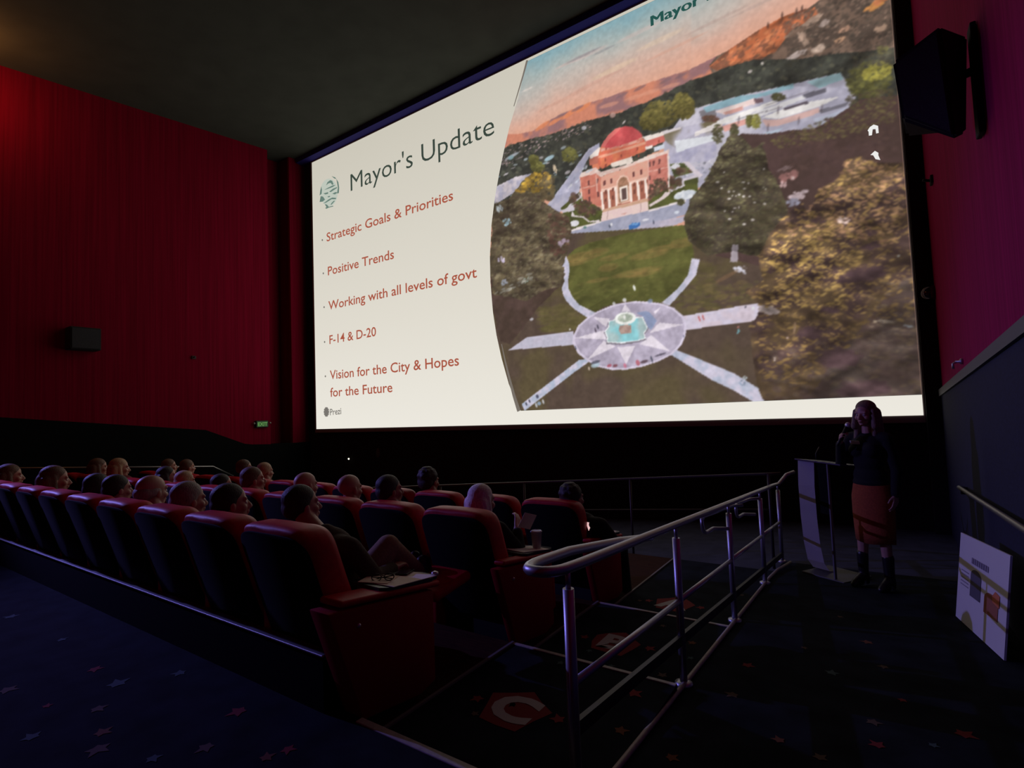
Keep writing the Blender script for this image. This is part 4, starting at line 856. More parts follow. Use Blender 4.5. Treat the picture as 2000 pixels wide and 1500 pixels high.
# ------------------------------------------------------------------ people
def SK(name, c): return mat('skin_' + name, c, 0.5, noise=0.06, scale=40)
SKIN = SK('light', (0.50, 0.27, 0.20)); SKIN2 = SK('tan', (0.36, 0.18, 0.12))
def HAIR(name, c): return mat('hair_' + name, c, 0.6, noise=0.35, scale=30, stretch=(6, 6, 1), bump=0.5)
H_dark, H_brown, H_grey = HAIR('dark', (0.018, 0.012, 0.010)), HAIR('brown', (0.12, 0.055, 0.03)), HAIR('grey', (0.30, 0.26, 0.24))
H_white, H_blond, H_lady = HAIR('white', (0.85, 0.80, 0.78)), HAIR('blond', (0.46, 0.30, 0.17)), HAIR('light_brown', (0.20, 0.12, 0.085))
def CLO(name, c): return mat('cloth_' + name, c, 0.9, noise=0.2, scale=60, bump=0.2)
C_black, C_grey, C_navy, C_red, C_white, C_green, C_brown, C_tan = CLO('black', (0.004, 0.004, 0.0045)), CLO('grey', (0.07, 0.07, 0.07)), CLO('navy', (0.015, 0.02, 0.05)), CLO('red', (0.16, 0.02, 0.025)), CLO('white', (0.4, 0.38, 0.38)), CLO('green', (0.04, 0.055, 0.04)), CLO('brown', (0.05, 0.028, 0.018)), CLO('tan', (0.30, 0.19, 0.13))
C_rust = CLO('rust', (0.36, 0.075, 0.02)); M_shoe = mat('black_shoe_leather', (0.012, 0.011, 0.011), 0.4)
M_eye = mat('eye_white', (0.6, 0.58, 0.55), 0.3); M_iris = mat('eye_dark', (0.02, 0.012, 0.01), 0.2)

def cap(p0, r0, p1, r1): return ('c', Vector(p0), r0, Vector(p1), r1)
def el(c, r, rot=None): return ('e', Vector(c), r, rot)
def grow(prims, d):
    return [('c', p[1], p[2] + d, p[3], p[4] + d) if p[0] == 'c' else ('e', p[1], tuple(x + d for x in p[2]), p[3]) for p in prims]

def flesh(name, prims, voxel, smooth=3):
    """one continuous skin grown round tapering limbs"""
    bm = B()
    for p in prims:
        if p[0] == 'c':
            _, a, ra, b, rb = p; L = (b - a).length; n = max(2, int(L / (0.45 * min(ra, rb))) + 1)
            for i in range(n + 1):
                t = i / n; r = ra + (rb - ra) * t
                bmesh.ops.create_icosphere(bm, subdivisions=2, radius=r, matrix=Matrix.Translation(a.lerp(b, t)))
        else:
            _, c, r, rot = p
            m = Matrix.Translation(c) @ (rot.to_4x4() if rot is not None else Matrix.Identity(4)) @ Matrix.Diagonal((*r, 1))
            bmesh.ops.create_icosphere(bm, subdivisions=3, radius=1.0, matrix=m)
    me = bpy.data.meshes.new('t'); bm.to_mesh(me); bm.free()
    o = bpy.data.objects.new('t', me); COL.objects.link(o)
    md = o.modifiers.new('r', 'REMESH'); md.mode = 'VOXEL'; md.voxel_size = voxel
    dg = bpy.context.evaluated_depsgraph_get(); dg.update()
    out = bpy.data.meshes.new_from_object(o.evaluated_get(dg)); out.name = name
    bpy.data.objects.remove(o); bpy.data.meshes.remove(me)
    bm = B(); bm.from_mesh(out)
    for _ in range(smooth): bmesh.ops.smooth_vert(bm, verts=bm.verts, factor=0.5, use_axis_x=True, use_axis_y=True, use_axis_z=True)
    bm.to_mesh(out); bm.free()
    out.polygons.foreach_set('use_smooth', [True] * len(out.polygons))
    return out

def xf(prims, M):
    R3 = M.to_3x3()
    o = []
    for p in prims:
        if p[0] == 'c': o.append(('c', M @ p[1], p[2], M @ p[3], p[4]))
        else: o.append(('e', M @ p[1], p[2], R3 @ p[3] if p[3] is not None else R3.copy()))
    return o

def head_prims(f=1.0):
    """head about its centre, facing +y; f < 1 gives a slighter jaw"""
    return [el((0, -.012, .035), (.074, .094, .080)), el((0, .022, -.02), (.062 * (0.6 + .4 * f), .066, .084)), el((0, .035, -.078), (.046 * f, .048, .034)), el((0, .070, -.098), (.019, .017, .015)),
            cap((0, .084, .006), .0095, (0, .106, -.034), .0135), el((-.011, .096, -.040), (.009, .010, .008)), el((.011, .096, -.040), (.009, .010, .008)),
            cap((-.040, .070, .020), .014, (.040, .070, .020), .014), el((-.040, .055, -.030), (.024, .025, .024)), el((.040, .055, -.030), (.024, .025, .024)),
            el((0, .088, -.062), (.022, .011, .0065)), el((0, .086, -.072), (.019, .011, .0065)),
            el((-.077, -.006, -.014), (.009, .019, .030)), el((.077, -.006, -.014), (.009, .019, .030))]
def hair_prims(kind):
    s = [el((0, -.020, .050), (.081, .094, .079)), el((0, -.055, .0), (.073, .062, .068)), el((.066, -.025, .02), (.018, .045, .05)), el((-.066, -.025, .02), (.018, .045, .05))]
    if kind == 'thin': return [el((0, -.058, -.005), (.076, .058, .056)), el((.070, -.02, .0), (.012, .042, .032)), el((-.070, -.02, .0), (.012, .042, .032))]
    if kind == 'curly': s += [el((0, -.030, .055), (.096, .100, .088)), el((0, -.065, .0), (.088, .06, .075))] + [el((.075 * math.cos(a) * math.cos(b), -.035 + .08 * math.sin(a) * math.cos(b), .055 + .075 * math.sin(b)), (.026, .026, .024)) for b in (0.1, 0.7, 1.2) for a in [2 * PI * k / 9 + b for k in range(9)] if math.sin(a) * math.cos(b) < .75]
    if kind in ('long', 'bob'):
        z = -.26 if kind == 'long' else -.13
        s += [cap((0, -.062, .0), .074, (0, -.075, z), .058), cap((.062, -.02, .03), .030, (.078, -.005, z + .03), .030), cap((-.062, -.02, .03), .030, (-.078, -.005, z + .03), .030), cap((.05, -.06, 0), .05, (.06, -.06, z), .045), cap((-.05, -.06, 0), .05, (-.06, -.06, z), .045)]
    return s
def hand_prims(w, f, n, s, curl=(0.5, 0.5, 0.4), k=1.0, spread=0.0):
    """palm and five fingers; f towards the fingertips, n out of the palm, s towards the thumb"""
    w, f, n, s = Vector(w), Vector(f).normalized(), Vector(n).normalized(), Vector(s).normalized()
    P = []
    offs = [(.030, .076, .092), (.010, .082, .102), (-.011, .078, .094), (-.030, .068, .074)]
    for o, base, ln in offs:
        b = w + (f * base + s * o) * k
        P.append(cap(w + s * o * .55 * k + f * .012 * k, .0135 * k, b, .0105 * k))
        d, q = f + s * o * spread * 8, b
        for j, (fr, r) in enumerate(((.46, .0092), (.31, .0083), (.23, .0074))):
            d = (Matrix.Rotation(curl[j], 3, f.cross(n)) @ d).normalized() if True else d
            e = q + d * ln * fr * k; P.append(cap(q, r * k, e, (r - .0006) * k)); q = e
    t0 = w + (f * .022 + s * .024 + n * .006) * k; t1 = t0 + (f * .032 + s * .024 + n * .014) * k; t2 = t1 + (f * .032 + s * .004 + n * .012) * k
    P += [cap(t0, .0135 * k, t1, .0108 * k), cap(t1, .0105 * k, t2, .0085 * k)]
    return P

def eye_mesh(M, sx):
    bm = B(); ball(bm, M @ Vector((sx, .0715, -.004)), .0125, 12, 8, 0); ball(bm, M @ Vector((sx * .97, .0795, -.004)), .0055, 8, 6, 1)
    me = bpy.data.meshes.new('eye'); bm.to_mesh(me); bm.free(); return me

# ---- seated figures (seat coordinates: floor z = 0, back of the backrest y = 0)
def seated(turn=0.0, tilt=0.0, woman=False, knees_up=False, lean=0.0, arm_up=False):
    k = 0.93 if woman else 1.0
    HM = Matrix.Translation((lean, .375, 1.085 if not woman else 1.06)) @ Matrix.Rotation(turn, 4, 'Z') @ Matrix.Rotation(tilt, 4, 'X')
    head = xf(head_prims(0.85 if woman else 1.0), HM)
    sh = .165 * k
    neck = [cap((0, .38, .90), .062 * k, (lean * .8, .365, 1.02), .054 * k)]
    torso = [el((0, .43, .80), (.165 * k, .105, .16)), el((0, .455, .66), (.150 * k, .115, .13)), cap((-sh, .40, .875), .058 * k, (sh, .40, .875), .058 * k)]
    arms_u = [cap((-sh - .02, .41, .87), .054 * k, (-.275, .50, .70), .043 * k), cap((sh + .02, .41, .87), .054 * k, (.275, .50, .70), .043 * k)]
    if arm_up: wr = (Vector((.19, .60, .84)), Vector((-.10, .78, .70)))
    else: wr = (Vector((.19, .72, .69)), Vector((-.17, .73, .69)))
    fore = [cap((.275, .50, .70), .041 * k, wr[0], .028 * k), cap((-.275, .50, .70), .041 * k, wr[1], .028 * k)]
    hips = [el((0, .49, .615), (.165, .125, .10))]
    if knees_up:
        legs = [cap((-.09, .50, .60), .085, (-.10, .83, .64), .060), cap((-.10, .83, .64), .056, (-.11, 1.16, .50), .042), cap((.09, .50, .60), .085, (.11, .75, .80), .062), cap((.11, .75, .80), .058, (.05, 1.06, .56), .042)]
        feet = [el((-.11, 1.19, .53), (.042, .05, .11)), el((.05, 1.10, .55), (.042, .06, .10))]
    else:
        legs = [cap((-.09, .50, .60), .082, (-.12, .94, .575), .060), cap((.09, .50, .60), .082, (.12, .94, .575), .060), cap((-.12, .94, .575), .055, (-.12, 1.03, .12), .042), cap((.12, .94, .575), .055, (.12, 1.03, .12), .042)]
        feet = [el((-.12, 1.09, .055), (.042, .12, .05)), el((.12, 1.09, .055), (.042, .12, .05))]
    if arm_up: hands = hand_prims(wr[0], (-.2, .5, .6), (-.8, .2, -.3), (.2, .5, -.6), (.4, .5, .4)) + hand_prims(wr[1], (.3, 1, -.1), (0, -.1, -1), (1, 0, 0))
    else: hands = hand_prims(wr[0], (-.35, 1, .05), (-.1, 0, -1), (-1, -.2, 0), (.25, .35, .3)) + hand_prims(wr[1], (.35, 1, .05), (.1, 0, -1), (1, -.2, 0), (.25, .35, .3))
    body = flesh('body', head + neck + torso + arms_u + fore + hips + legs + hands, 0.0062, 3)
    shirt = flesh('shirt', grow([cap((0, .385, .90), .06 * k, (0, .39, .93), .056 * k)] + torso + arms_u + [cap((.275, .50, .70), .041 * k, Vector((.275, .50, .70)).lerp(wr[0], .85), .032 * k), cap((-.275, .50, .70), .041 * k, Vector((-.275, .50, .70)).lerp(wr[1], .85), .032 * k)] + [el((0, .47, .63), (.16, .12, .08))], .011), 0.010, 4)
    trousers = flesh('trousers', grow(hips + legs, .011), 0.010, 4)
    shoes = flesh('shoes', grow(feet, .012), 0.010, 3)
    eyes = [eye_mesh(HM, -.031), eye_mesh(HM, .031)]
    return dict(body=body, shirt=shirt, trousers=trousers, shoes=shoes, eyes=eyes, HM=HM)
HCACHE = {}
def hair_mesh(kind):
    if kind not in HCACHE: HCACHE[kind] = flesh('hair', hair_prims(kind), 0.0075, 3)
    return HCACHE[kind]
def part(name, me, mats, parent, M=None):
    o = bpy.data.objects.new(name, me); COL.objects.link(o); o.parent = parent
    mats = mats if isinstance(mats, (list, tuple)) else [mats]
    while len(me.materials) < len(mats): me.materials.append(mats[len(me.materials)])
    for i, m in enumerate(mats): o.material_slots[i].link = 'OBJECT'; o.material_slots[i].material = m
    if M is not None: o.matrix_local = M
    return o
def person(bs, loc, label, hair, hm, shirt, trousers, skin=SKIN, scale=1.0, rz=0.0, group='people seated in the audience'):
    t = thing('person', label, 'person', loc, rz, group); t.scale = (scale,) * 3
    b = part('body', bs['body'], skin, t)
    for e in bs['eyes']: part('eye', e, [M_eye, M_iris], t)
    part('shirt', bs['shirt'], shirt, t); part('trousers', bs['trousers'], trousers, t); part('shoes', bs['shoes'], M_shoe, t)
    if hair: part('hair', hair_mesh(hair), hm, t, bs['HM'])
    return t
SM = seated(lean=-.05); SMR = seated(turn=-0.30, tilt=0.06, lean=-.05); SML = seated(turn=0.25, lean=-0.06); SW = seated(woman=True, tilt=-0.04, turn=-0.15); SK_ = seated(turn=-0.2, tilt=0.10, knees_up=True, lean=-.19)
SU = seated(turn=-0.1, woman=True, arm_up=True, lean=.06)
# row, x of the head, height of the head over the row floor (from the photograph), body, look
ZC, ZB, ZA = ROWS['C'][0], ROWS['B'][0], ROWS['A'][0]
def sit(row, x, zh, bs, label, hair, hm, shirt, tr, skin=SKIN, sc=1.06, dy=0.0, rz=0.0):
    z, y = ROWS[row][:2]; hz = bs['HM'].translation
    s = sc
    return person(bs, (x - hz.x * s, y + dy - 0.09, z + zh - hz.z * s), label, hair, hm, shirt, tr, skin, s, rz)
sit('C', -2.84, 1.03, SK_, 'dark-haired person reclining with one tan knee raised in the nearest aisle-end seat', 'short', H_dark, C_brown, C_tan, sc=1.02, dy=.12)
sit('C', -3.44, 1.02, SMR, 'dark-haired person leaning in the second seat of the nearest row', 'short', H_dark, C_brown, C_grey)
sit('C', -4.03, 1.00, SM, 'person with bluish grey hair, seen from behind in the third seat of the nearest row', 'short', H_grey, C_black, C_navy, sc=1.1)
sit('C', -4.64, 1.03, SML, 'balding person with a broad head in the fourth seat of the nearest row', 'thin', H_grey, C_red, C_navy, sc=1.12)
sit('C', -5.13, 1.03, SM, 'person with black hair just left of the broad balding head in the nearest row', 'short', H_dark, C_navy, C_black, sc=0.98)
sit('C', -5.63, 1.01, SML, 'dark-haired person, sixth head from the aisle in the nearest row', 'short', H_dark, C_black, C_black)
sit('C', -6.88, 1.03, SW, 'person with long brown hair near the left end of the nearest row', 'long', H_brown, C_brown, C_black, sc=1.16)
sit('C', -8.35, 1.02, SW, 'brown-haired person at the far left edge of the nearest row', 'bob', H_brown, C_red, C_black, sc=1.12)
sit('B', -2.52, 1.00, SU, 'person with long white hair in the aisle-end seat of the middle row', 'long', H_white, C_black, C_green, sc=1.10, dy=.12)
sit('B', -3.38, 1.06, SMR, 'dark-haired person in the second seat of the middle row, turning towards the speaker', 'short', H_dark, C_black, C_grey, SKIN2)
sit('B', -3.93, 1.04, SM, 'bald person, the one nearer the aisle of the two bald heads', None, None, C_grey, C_navy, sc=1.14)
sit('B', -4.58, 1.04, SM, 'bald person, the one further left of the two bald heads', None, None, C_navy, C_grey, sc=1.14)
sit('B', -5.50, 1.06, SMR, 'brown-haired person in the fifth seat of the middle row', 'short', H_brown, C_red, C_grey, sc=1.14)
sit('B', -6.08, 0.98, SMR, 'dark-haired person half hidden left of the brown-haired head in the middle row', 'short', H_dark, C_black, C_grey)
sit('B', -6.96, 0.985, SM, 'person with greyish blond hair just above the grey head of the nearest row', 'short', H_blond, C_red, C_grey, sc=1.08)
sit('B', -7.42, 1.03, SMR, 'dark-haired person left of the greyish blond head in the middle row', 'bob', H_dark, C_black, C_grey)
sit('B', -8.98, 1.09, SW, 'blond person with the lightest hair at the left of the middle row', 'bob', H_blond, C_red, C_grey, sc=1.15)
sit('B', -9.72, 1.08, SW, 'person with dull blond hair beside the lightest blond head', 'bob', H_brown, C_red, C_grey, sc=1.12)
sit('A', -2.33, 1.00, SMR, 'dark curly-haired person beyond the aisle-end seat of the front row', 'curly', H_dark, C_black, C_black, SKIN2, dy=-0.05)
sit('A', -4.18, 1.07, SM, 'person with dark hair barely visible in the front row before the black wall', 'curly', H_dark, C_black, C_black, SKIN2, sc=1.15)
sit('A', -7.42, 1.08, SM, 'blond person in the front row, right of a smaller reddish head', 'short', H_blond, C_brown, C_black, sc=1.1)
sit('A', -7.95, 1.12, SMR, 'person with short reddish hair in the front row left of a blond head', 'short', H_brown, C_brown, C_black)
sit('A', -9.80, 1.08, SM, 'reddish-lit person in the front row, right one of a far pair', 'short', H_brown, C_red, C_black, sc=1.12)
sit('A', -10.45, 1.08, SMR, 'reddish-lit person in the front row, left one of a far pair', 'short', H_brown, C_red, C_black, sc=1.1)

# ---- the speaker: standing at the bottom of the ramp, microphone in the right hand
LX, LY = -0.085, 6.20
lady = thing('person', 'standing person in black top and rust skirt speaking into a microphone', 'person', (LX, LY, ramp_z(LY)), R_(150))
HM = Matrix.Translation((0, .02, 1.655)) @ Matrix.Rotation(0.06, 4, 'Z') @ Matrix.Rotation(-0.05, 4, 'X')
head = xf(head_prims(0.85), HM)
neck = [cap((0, -.005, 1.44), .052, (0, .0, 1.57), .046)]
torso = [el((0, 0, 1.34), (.145, .098, .13)), el((0, .01, 1.20), (.125, .092, .13)), el((0, .0, 1.06), (.140, .10, .12)), cap((-.145, -.01, 1.425), .048, (.145, -.01, 1.425), .048), el((-.065, .075, 1.31), (.062, .05, .06)), el((.065, .075, 1.31), (.062, .05, .06))]
hips = [el((0, -.01, .95), (.165, .115, .13))]
legs = [cap((-.085, 0, .90), .085, (-.095, .01, .52), .056), cap((-.095, .01, .52), .054, (-.105, 0, .13), .037), cap((.085, 0, .90), .085, (.10, .02, .52), .056), cap((.10, .02, .52), .054, (.115, .03, .13), .037)]
re, rw = Vector((.255, .04, 1.17)), Vector((.135, .215, 1.385))
le, lw = Vector((-.215, -.04, 1.14)), Vector((-.225, .02, .905))
ua = [cap((.165, -.01, 1.42), .047, re, .038), cap((-.165, -.01, 1.42), .047, le, .038)]
fa = [cap(re, .036, rw, .026), cap(le, .036, lw, .026)]
mic_a, mic_b = Vector((.115, .255, 1.40)), Vector((.060, .195, 1.555)); ax = (mic_b - mic_a).normalized()
hr = hand_prims(rw, (-.25, .35, .9), (-.75, -.45, .1), (.35, -.75, .45), (.75, .95, .7), 0.92)
hl = hand_prims(lw, (0.02, .10, -1), (.9, .2, 0), (.1, 1, .1), (.25, .3, .25), 0.92)
part('body', flesh('body', head + neck + torso + hips + legs + ua + fa + hr + hl, 0.0052, 3), SKIN, lady)
for sx in (-.031, .031): part('eye', eye_mesh(HM, sx), [M_eye, M_iris], lady)
bm = B(); tube(bm, [HM @ Vector(p) for p in [(-.022, .093, -.066), (-.01, .098, -.064), (0, .099, -.066), (.01, .098, -.064), (.022, .093, -.066)]], [.002, .004, .0045, .004, .002], 8); obj('lips', bm, mat('lip_pink', (0.36, 0.09, 0.09), 0.4), lady)
hp = hair_prims('long'); hp += [cap((.075, .0, -.10), .030, (.085, .035, -.28), .026), cap((-.075, .0, -.10), .030, (-.085, .03, -.30), .028), el((0, -.03, .055), (.086, .096, .082)), cap((.080, .01, .03), .022, (.092, .03, -.12), .030), cap((-.080, .01, .03), .022, (-.092, .025, -.12), .030), cap((.068, -.03, .03), .040, (.082, -.015, -.24), .042), cap((-.068, -.03, .03), .040, (-.082, -.015, -.24), .042), cap((.04, -.07, .0), .07, (.06, -.08, -.2), .06), cap((-.04, -.07, .0), .07, (-.06, -.08, -.2), .06)]
part('hair', flesh('hair', hp, 0.006, 3), H_lady, lady, HM)
part('sweater', flesh('sweater', grow(torso + ua + [cap(re, .036, re.lerp(rw, .92), .029), cap(le, .036, le.lerp(lw, .95), .029)] + [el((0, 0, 1.00), (.15, .105, .05))], .013), 0.008, 4), C_black, lady)
# straight skirt with a slit hem
bm = B(); prof = [(.132, .095, 1.06), (.165, .115, .97), (.185, .128, .86), (.185, .13, .70), (.178, .128, .55), (.172, .125, .435), (.166, .12, .435), (.17, .12, .6)]
rings = []
for rx, ry, z in prof: rings.append([bm.verts.new((rx * math.cos(2 * PI * k / 40), ry * math.sin(2 * PI * k / 40) - .005, z + (0.006 * math.sin(6 * PI * k / 40) if z < .5 else 0))) for k in range(40)])
for a, b in zip(rings, rings[1:]):
    for k in range(40): bm.faces.new((a[k], a[(k + 1) % 40], b[(k + 1) % 40], b[k]))
obj('skirt', bm, C_rust, lady, smooth=True)
for s, fx, fy in ((-1, -.105, .0), (1, .115, .03)):
    part('boot', flesh('boot', [cap((fx * .98, fy, .30), .052, (fx, fy, .12), .045), cap((fx, fy - .01, .10), .046, (fx * 1.05, fy + .13, .045), .036), cap((fx, fy - .045, .075), .03, (fx, fy - .05, .02), .022), cap((fx * 1.02, fy + .05, .04), .036, (fx * 1.05, fy + .15, .034), .030)], 0.007, 3), M_shoe, lady)
bm = B(); box(bm, (-.045, -.003, -.018), (.045, .003, .018), .003); bm.transform(Matrix.Translation((.055, .118, 1.385)) @ Matrix.Rotation(-.35, 4, 'X')); obj('name_badge', bm, mat('white_badge', (0.75, 0.72, 0.66), 0.5), lady)['label'] = 'white name badge'
mw = lady.matrix_basis
mic = thing('microphone', 'handheld microphone with pale grille held up before the speaking face', 'microphone', (0, 0, 0))
mic.matrix_world = Matrix.Translation((LX, LY, ramp_z(LY))) @ Matrix.Rotation(R_(150), 4, 'Z')
bm = B(); tube(bm, [mic_a - ax * .05, mic_a, mic_b - ax * .02], [.011, .013, .019], 14); obj('handle', bm, M_base, mic)
bm = B(); ball(bm, mic_b, (.026, .026, .028), 18, 12); obj('grille', bm, mat('pale_mic_grille', (0.62, 0.58, 0.62), 0.4, 0.5), mic)
# ------------------------------------------------------------------ things on the trays
def seat_pt(row, k, x, y, z): return (seat_x(k, row) + x, ROWS[row][1] + y, ROWS[row][0] + z)
TRAY_M = Matrix.Translation((0.25, 0.36, 0.655)) @ Matrix.Rotation(R_(-7), 4, 'X')
M_paper = mat('white_paper', (0.92, 0.86, 0.80), 0.8); M_cream = mat('cream_paper', (0.80, 0.66, 0.52), 0.8)
def on_tray(row, k, x, y, z=0.0): return Vector(seat_pt(row, k, 0.07 if row == 'C' else 0, 0, 0)) + TRAY_M @ Vector((x, y, 0.019 + z))
TROT = Euler((R_(-7), 0, 0))
def sheet(label, row, k, x, y, z, w, h, rz, m, group=None):
    bm = B(); box(bm, (-w / 2, -h / 2, 0), (w / 2, h / 2, 0.003)); o = obj('paper_sheet', bm, m); o.location = on_tray(row, k, x, y, z)
    o.rotation_euler = (Matrix.Rotation(R_(-7), 3, 'X') @ Matrix.Rotation(rz, 3, 'Z')).to_euler(); return tag(o, label, 'paper', group)
sheet('pale sheet of paper lying across the tray at the aisle end of the nearest row', 'C', 1, 0.03, 0.22, 0.001, 0.20, 0.36, 0.10, M_paper)
sheet('cream leaflet under the spectacles on the nearest tray', 'C', 1, -0.04, 0.12, 0.0045, 0.16, 0.20, 0.5, M_cream)
sheet('white sheet of paper on the middle row tray under the cup', 'B', 1, 0.02, 0.20, 0.001, 0.20, 0.28, -0.2, M_paper)
sheet('cream booklet on the tray at the aisle end of the front row', 'A', 1, 0.03, 0.24, 0.001, 0.20, 0.24, 0.3, M_cream)
# spectacles
sp = thing('spectacles', 'black folded spectacles on the paper of the nearest tray', 'glasses', on_tray('C', 1, 0.01, 0.10, 0.02)); sp.rotation_euler = (R_(-7), 0, 0.7)
for sx in (-.033, .033):
    bm = B(); tube(bm, [(sx + .025 * math.cos(a), .0, .005 + .018 * math.sin(a)) for a in [2 * PI * i / 20 for i in range(21)]], .0028, 6, False); obj('lens_rim', bm, M_base, sp)
bm = B(); tube(bm, [(-.008, 0, .010), (0, 0, .013), (.008, 0, .010)], .0025, 6); obj('bridge', bm, M_base, sp)
for s in (-1, 1):
    bm = B(); tube(bm, [(s * .058, 0, .010), (s * .056, .012 + .006 * s, .008), (-s * .02, .03 + .008 * s, -.004), (-s * .045, .036 + .008 * s, -.010)], .003, 6); obj('temple', bm, M_base, sp)
ph = thing('phone', 'black phone lying at the far edge of the nearest tray', 'phone', on_tray('C', 1, -0.06, 0.33, 0.005)); ph.rotation_euler = (R_(-7), 0, 0.5)
obj('case', pad((-.036, -.074, 0), (.036, .074, .009), .004), M_base, ph); bm = B(); box(bm, (-.033, -.070, .009), (.033, .070, .0098)); obj('screen', bm, mat('dark_glass', (0.01, 0.01, 0.012), 0.08), ph)
bt = thing('bottle_cap', 'small shiny steel cap at the front corner of the nearest tray', 'cap', on_tray('C', 1, 0.09, 0.42, 0.0)); bm = B(); lathe(bm, [(.02, 0), (.021, .012), (.018, .02), (.004, .024)], n=20); obj('shell', bm, M_button, bt)
def cup(label, loc):
    t = thing('drinking_cup', label, 'cup', loc)
    bm = B(); lathe(bm, [(.030, 0), (.031, .004), (.041, .115), (.043, .118), (.043, .122), (.039, .121), (.029, .006)], n=24); obj('body', bm, mat('translucent_plastic', (0.55, 0.50, 0.52), 0.3, trans=0.3), t)
    bm = B(); lathe(bm, [(.044, .118), (.045, .124), (.036, .130), (.034, .127)], n=24); obj('lid', bm, mat('clear_lid', (0.72, 0.74, 0.78), 0.15), t)
    return t
cup('tall plastic drinking cup standing on the middle row tray', on_tray('B', 1, 0.05, 0.29, 0.006))
# held leaflet and lit phone
bm = B(); box(bm, (-.05, -.001, -.07), (.05, .001, .07)); o = obj('leaflet', bm, M_cream); o.location = (-2.27, 3.47, 0.575); o.rotation_euler = (0.5, 0.3, 0.9); tag(o, 'small leaflet held up by the white-haired person', 'paper')
lp = thing('phone', 'phone with a bright pinkish screen held low in the front row', 'phone', (-2.165, 4.29, 0.365)); lp.rotation_euler = (R_(80), R_(8), R_(25))
obj('case', pad((-.034, -.075, -.008), (.034, .065, 0), .003), M_base, lp); bm = B(); face(bm, [(.004, -.02, .001), (.03, .05, .001), (-.03, .055, .001)]); obj('screen', bm, mat('lit_phone_glass', (0.02, 0.02, 0.02), 0.2, emit=tuple(lin((235, 190, 190))), estr=1.0), lp)

# ------------------------------------------------------------------ lectern
lec = thing('lectern', 'white curved acrylic lectern beside the standing speaker', 'lectern', (-0.60, 6.42, ramp_z(6.42)), R_(-32)); lec.scale = (1.05, 1.05, 1.085)
M_acr = mat('frosted_acrylic', (0.62, 0.60, 0.66), 0.35); M_clear = mat('clear_acrylic', (0.75, 0.78, 0.85), 0.06, trans=0.95)
bm = B(); prof = [(-.02, 1.09), (-.035, .85), (-.03, .55), (-.01, .30), (.03, .12), (.10, .035), (.18, .018)]
L1 = [bm.verts.new((-.135 + .0, y, z)) for y, z in prof]; L2 = [bm.verts.new((.045, y, z)) for y, z in prof]
for i in range(len(prof) - 1): bm.faces.new((L1[i], L1[i + 1], L2[i + 1], L2[i]))
bmesh.ops.solidify(bm, geom=bm.faces[:], thickness=.012); obj('front_panel', bm, M_acr, lec, smooth=False)
bm = B(); box(bm, (-.14, -.06, 0), (.30, .34, .018), .005); obj('base_plate', bm, mat('greyish_base', (0.09, 0.09, 0.085), 0.5), lec)
bm = B(); prism(bm, [(-.14, -.06, 1.10), (.34, -.06, 1.075), (.34, .34, 1.03), (-.14, .34, 1.055)], (0, 0, 1), .012); obj('reading_shelf', bm, mat('smoked_shelf', (0.10, 0.10, 0.14), 0.2), lec)
bm = B(); box(bm, (.18, -.03, .018), (.192, .0, 1.082)); obj('side_strut', bm, mat('edge_lit_acrylic', (0.20, 0.20, 0.22), 0.2), lec)
bm = B(); box(bm, (.05, .0, .60), (.20, .012, 1.075)); obj('front_apron', bm, M_panel, lec)
bm = B(); tube(bm, [(.02, .05, 1.10), (.02, .05, 1.16), (.01, .12, 1.22)], .006, 8); obj('clip_lamp', bm, M_base, lec)

# ------------------------------------------------------------------ poster board on the ramp by the right wall
P0, P1 = Vector((.42, 5.53, -.335)), Vector((.57, 4.59, -.275)); P2, P3 = P1 + Vector((.074, 0, .664)), P0 + Vector((.074, 0, .664))
pc = (P0 + P1) / 2
pos = thing('poster_board', 'white poster board leaning by the right wall beside the ramp', 'poster', pc)
def pp(u, v, d=0.0):
    a = P0.lerp(P1, u); b = P3.lerp(P2, u); n = (P1 - P0).cross(P3 - P0).normalized()
    if n.x > 0: n = -n
    return a.lerp(b, v) + n * d - pc
bm = B(); a = [bm.verts.new(pp(u, v, 0)) for u, v in ((0, 0), (1, 0), (1, 1), (0, 1))]; b = [bm.verts.new(pp(u, v, -.012)) for u, v in ((0, 0), (1, 0), (1, 1), (0, 1))]
bm.faces.new(a); bm.faces.new(b[::-1])
for i in range(4): bm.faces.new((a[i], b[i], b[(i + 1) % 4], a[(i + 1) % 4]))
obj('board', bm, mat('white_foam_board', (0.78, 0.77, 0.78), 0.7), pos)
def pflat(name, polys, m, d=0.003):
    bm = B()
    for P in polys: bm.faces.new([bm.verts.new(pp(u, v, d)) for u, v in P])
    return obj(name, bm, m, pos)
M_pg = mat('print_grey_violet', (0.30, 0.27, 0.36), 0.8); M_pd = mat('print_dark', (0.12, 0.11, 0.15), 0.8); M_pr = mat('print_rust', (0.40, 0.14, 0.09), 0.8); M_po = mat('print_orange', (0.75, 0.22, 0.10), 0.8)
rq = random.Random(3)
hd = []
for k in range(8): x0 = .30 + k * .045; hd.append([(x0, .72), (x0 + .034, .72), (x0 + .034, .785), (x0, .785)])
pflat('printed_heading', hd, M_pg)
def arch(u0, u1, v0, v1):
    n = 8; um, ru = (u0 + u1) / 2, (u1 - u0) / 2; return [(u0, v0), (u1, v0), (u1, v1)] + [(um + ru * math.cos(PI * k / n), v1 + .07 * math.sin(PI * k / n)) for k in range(1, n)] + [(u0, v1)]
pflat('printed_figure', [arch(.30, .52, .36, .60)], M_pd); pflat('printed_figure', [arch(.60, .86, .30, .46)], M_pr)
pflat('printed_figure', [[(.76, .46), (.88, .44), (.88, .56), (.80, .58), (.75, .52)]], M_po, .004)
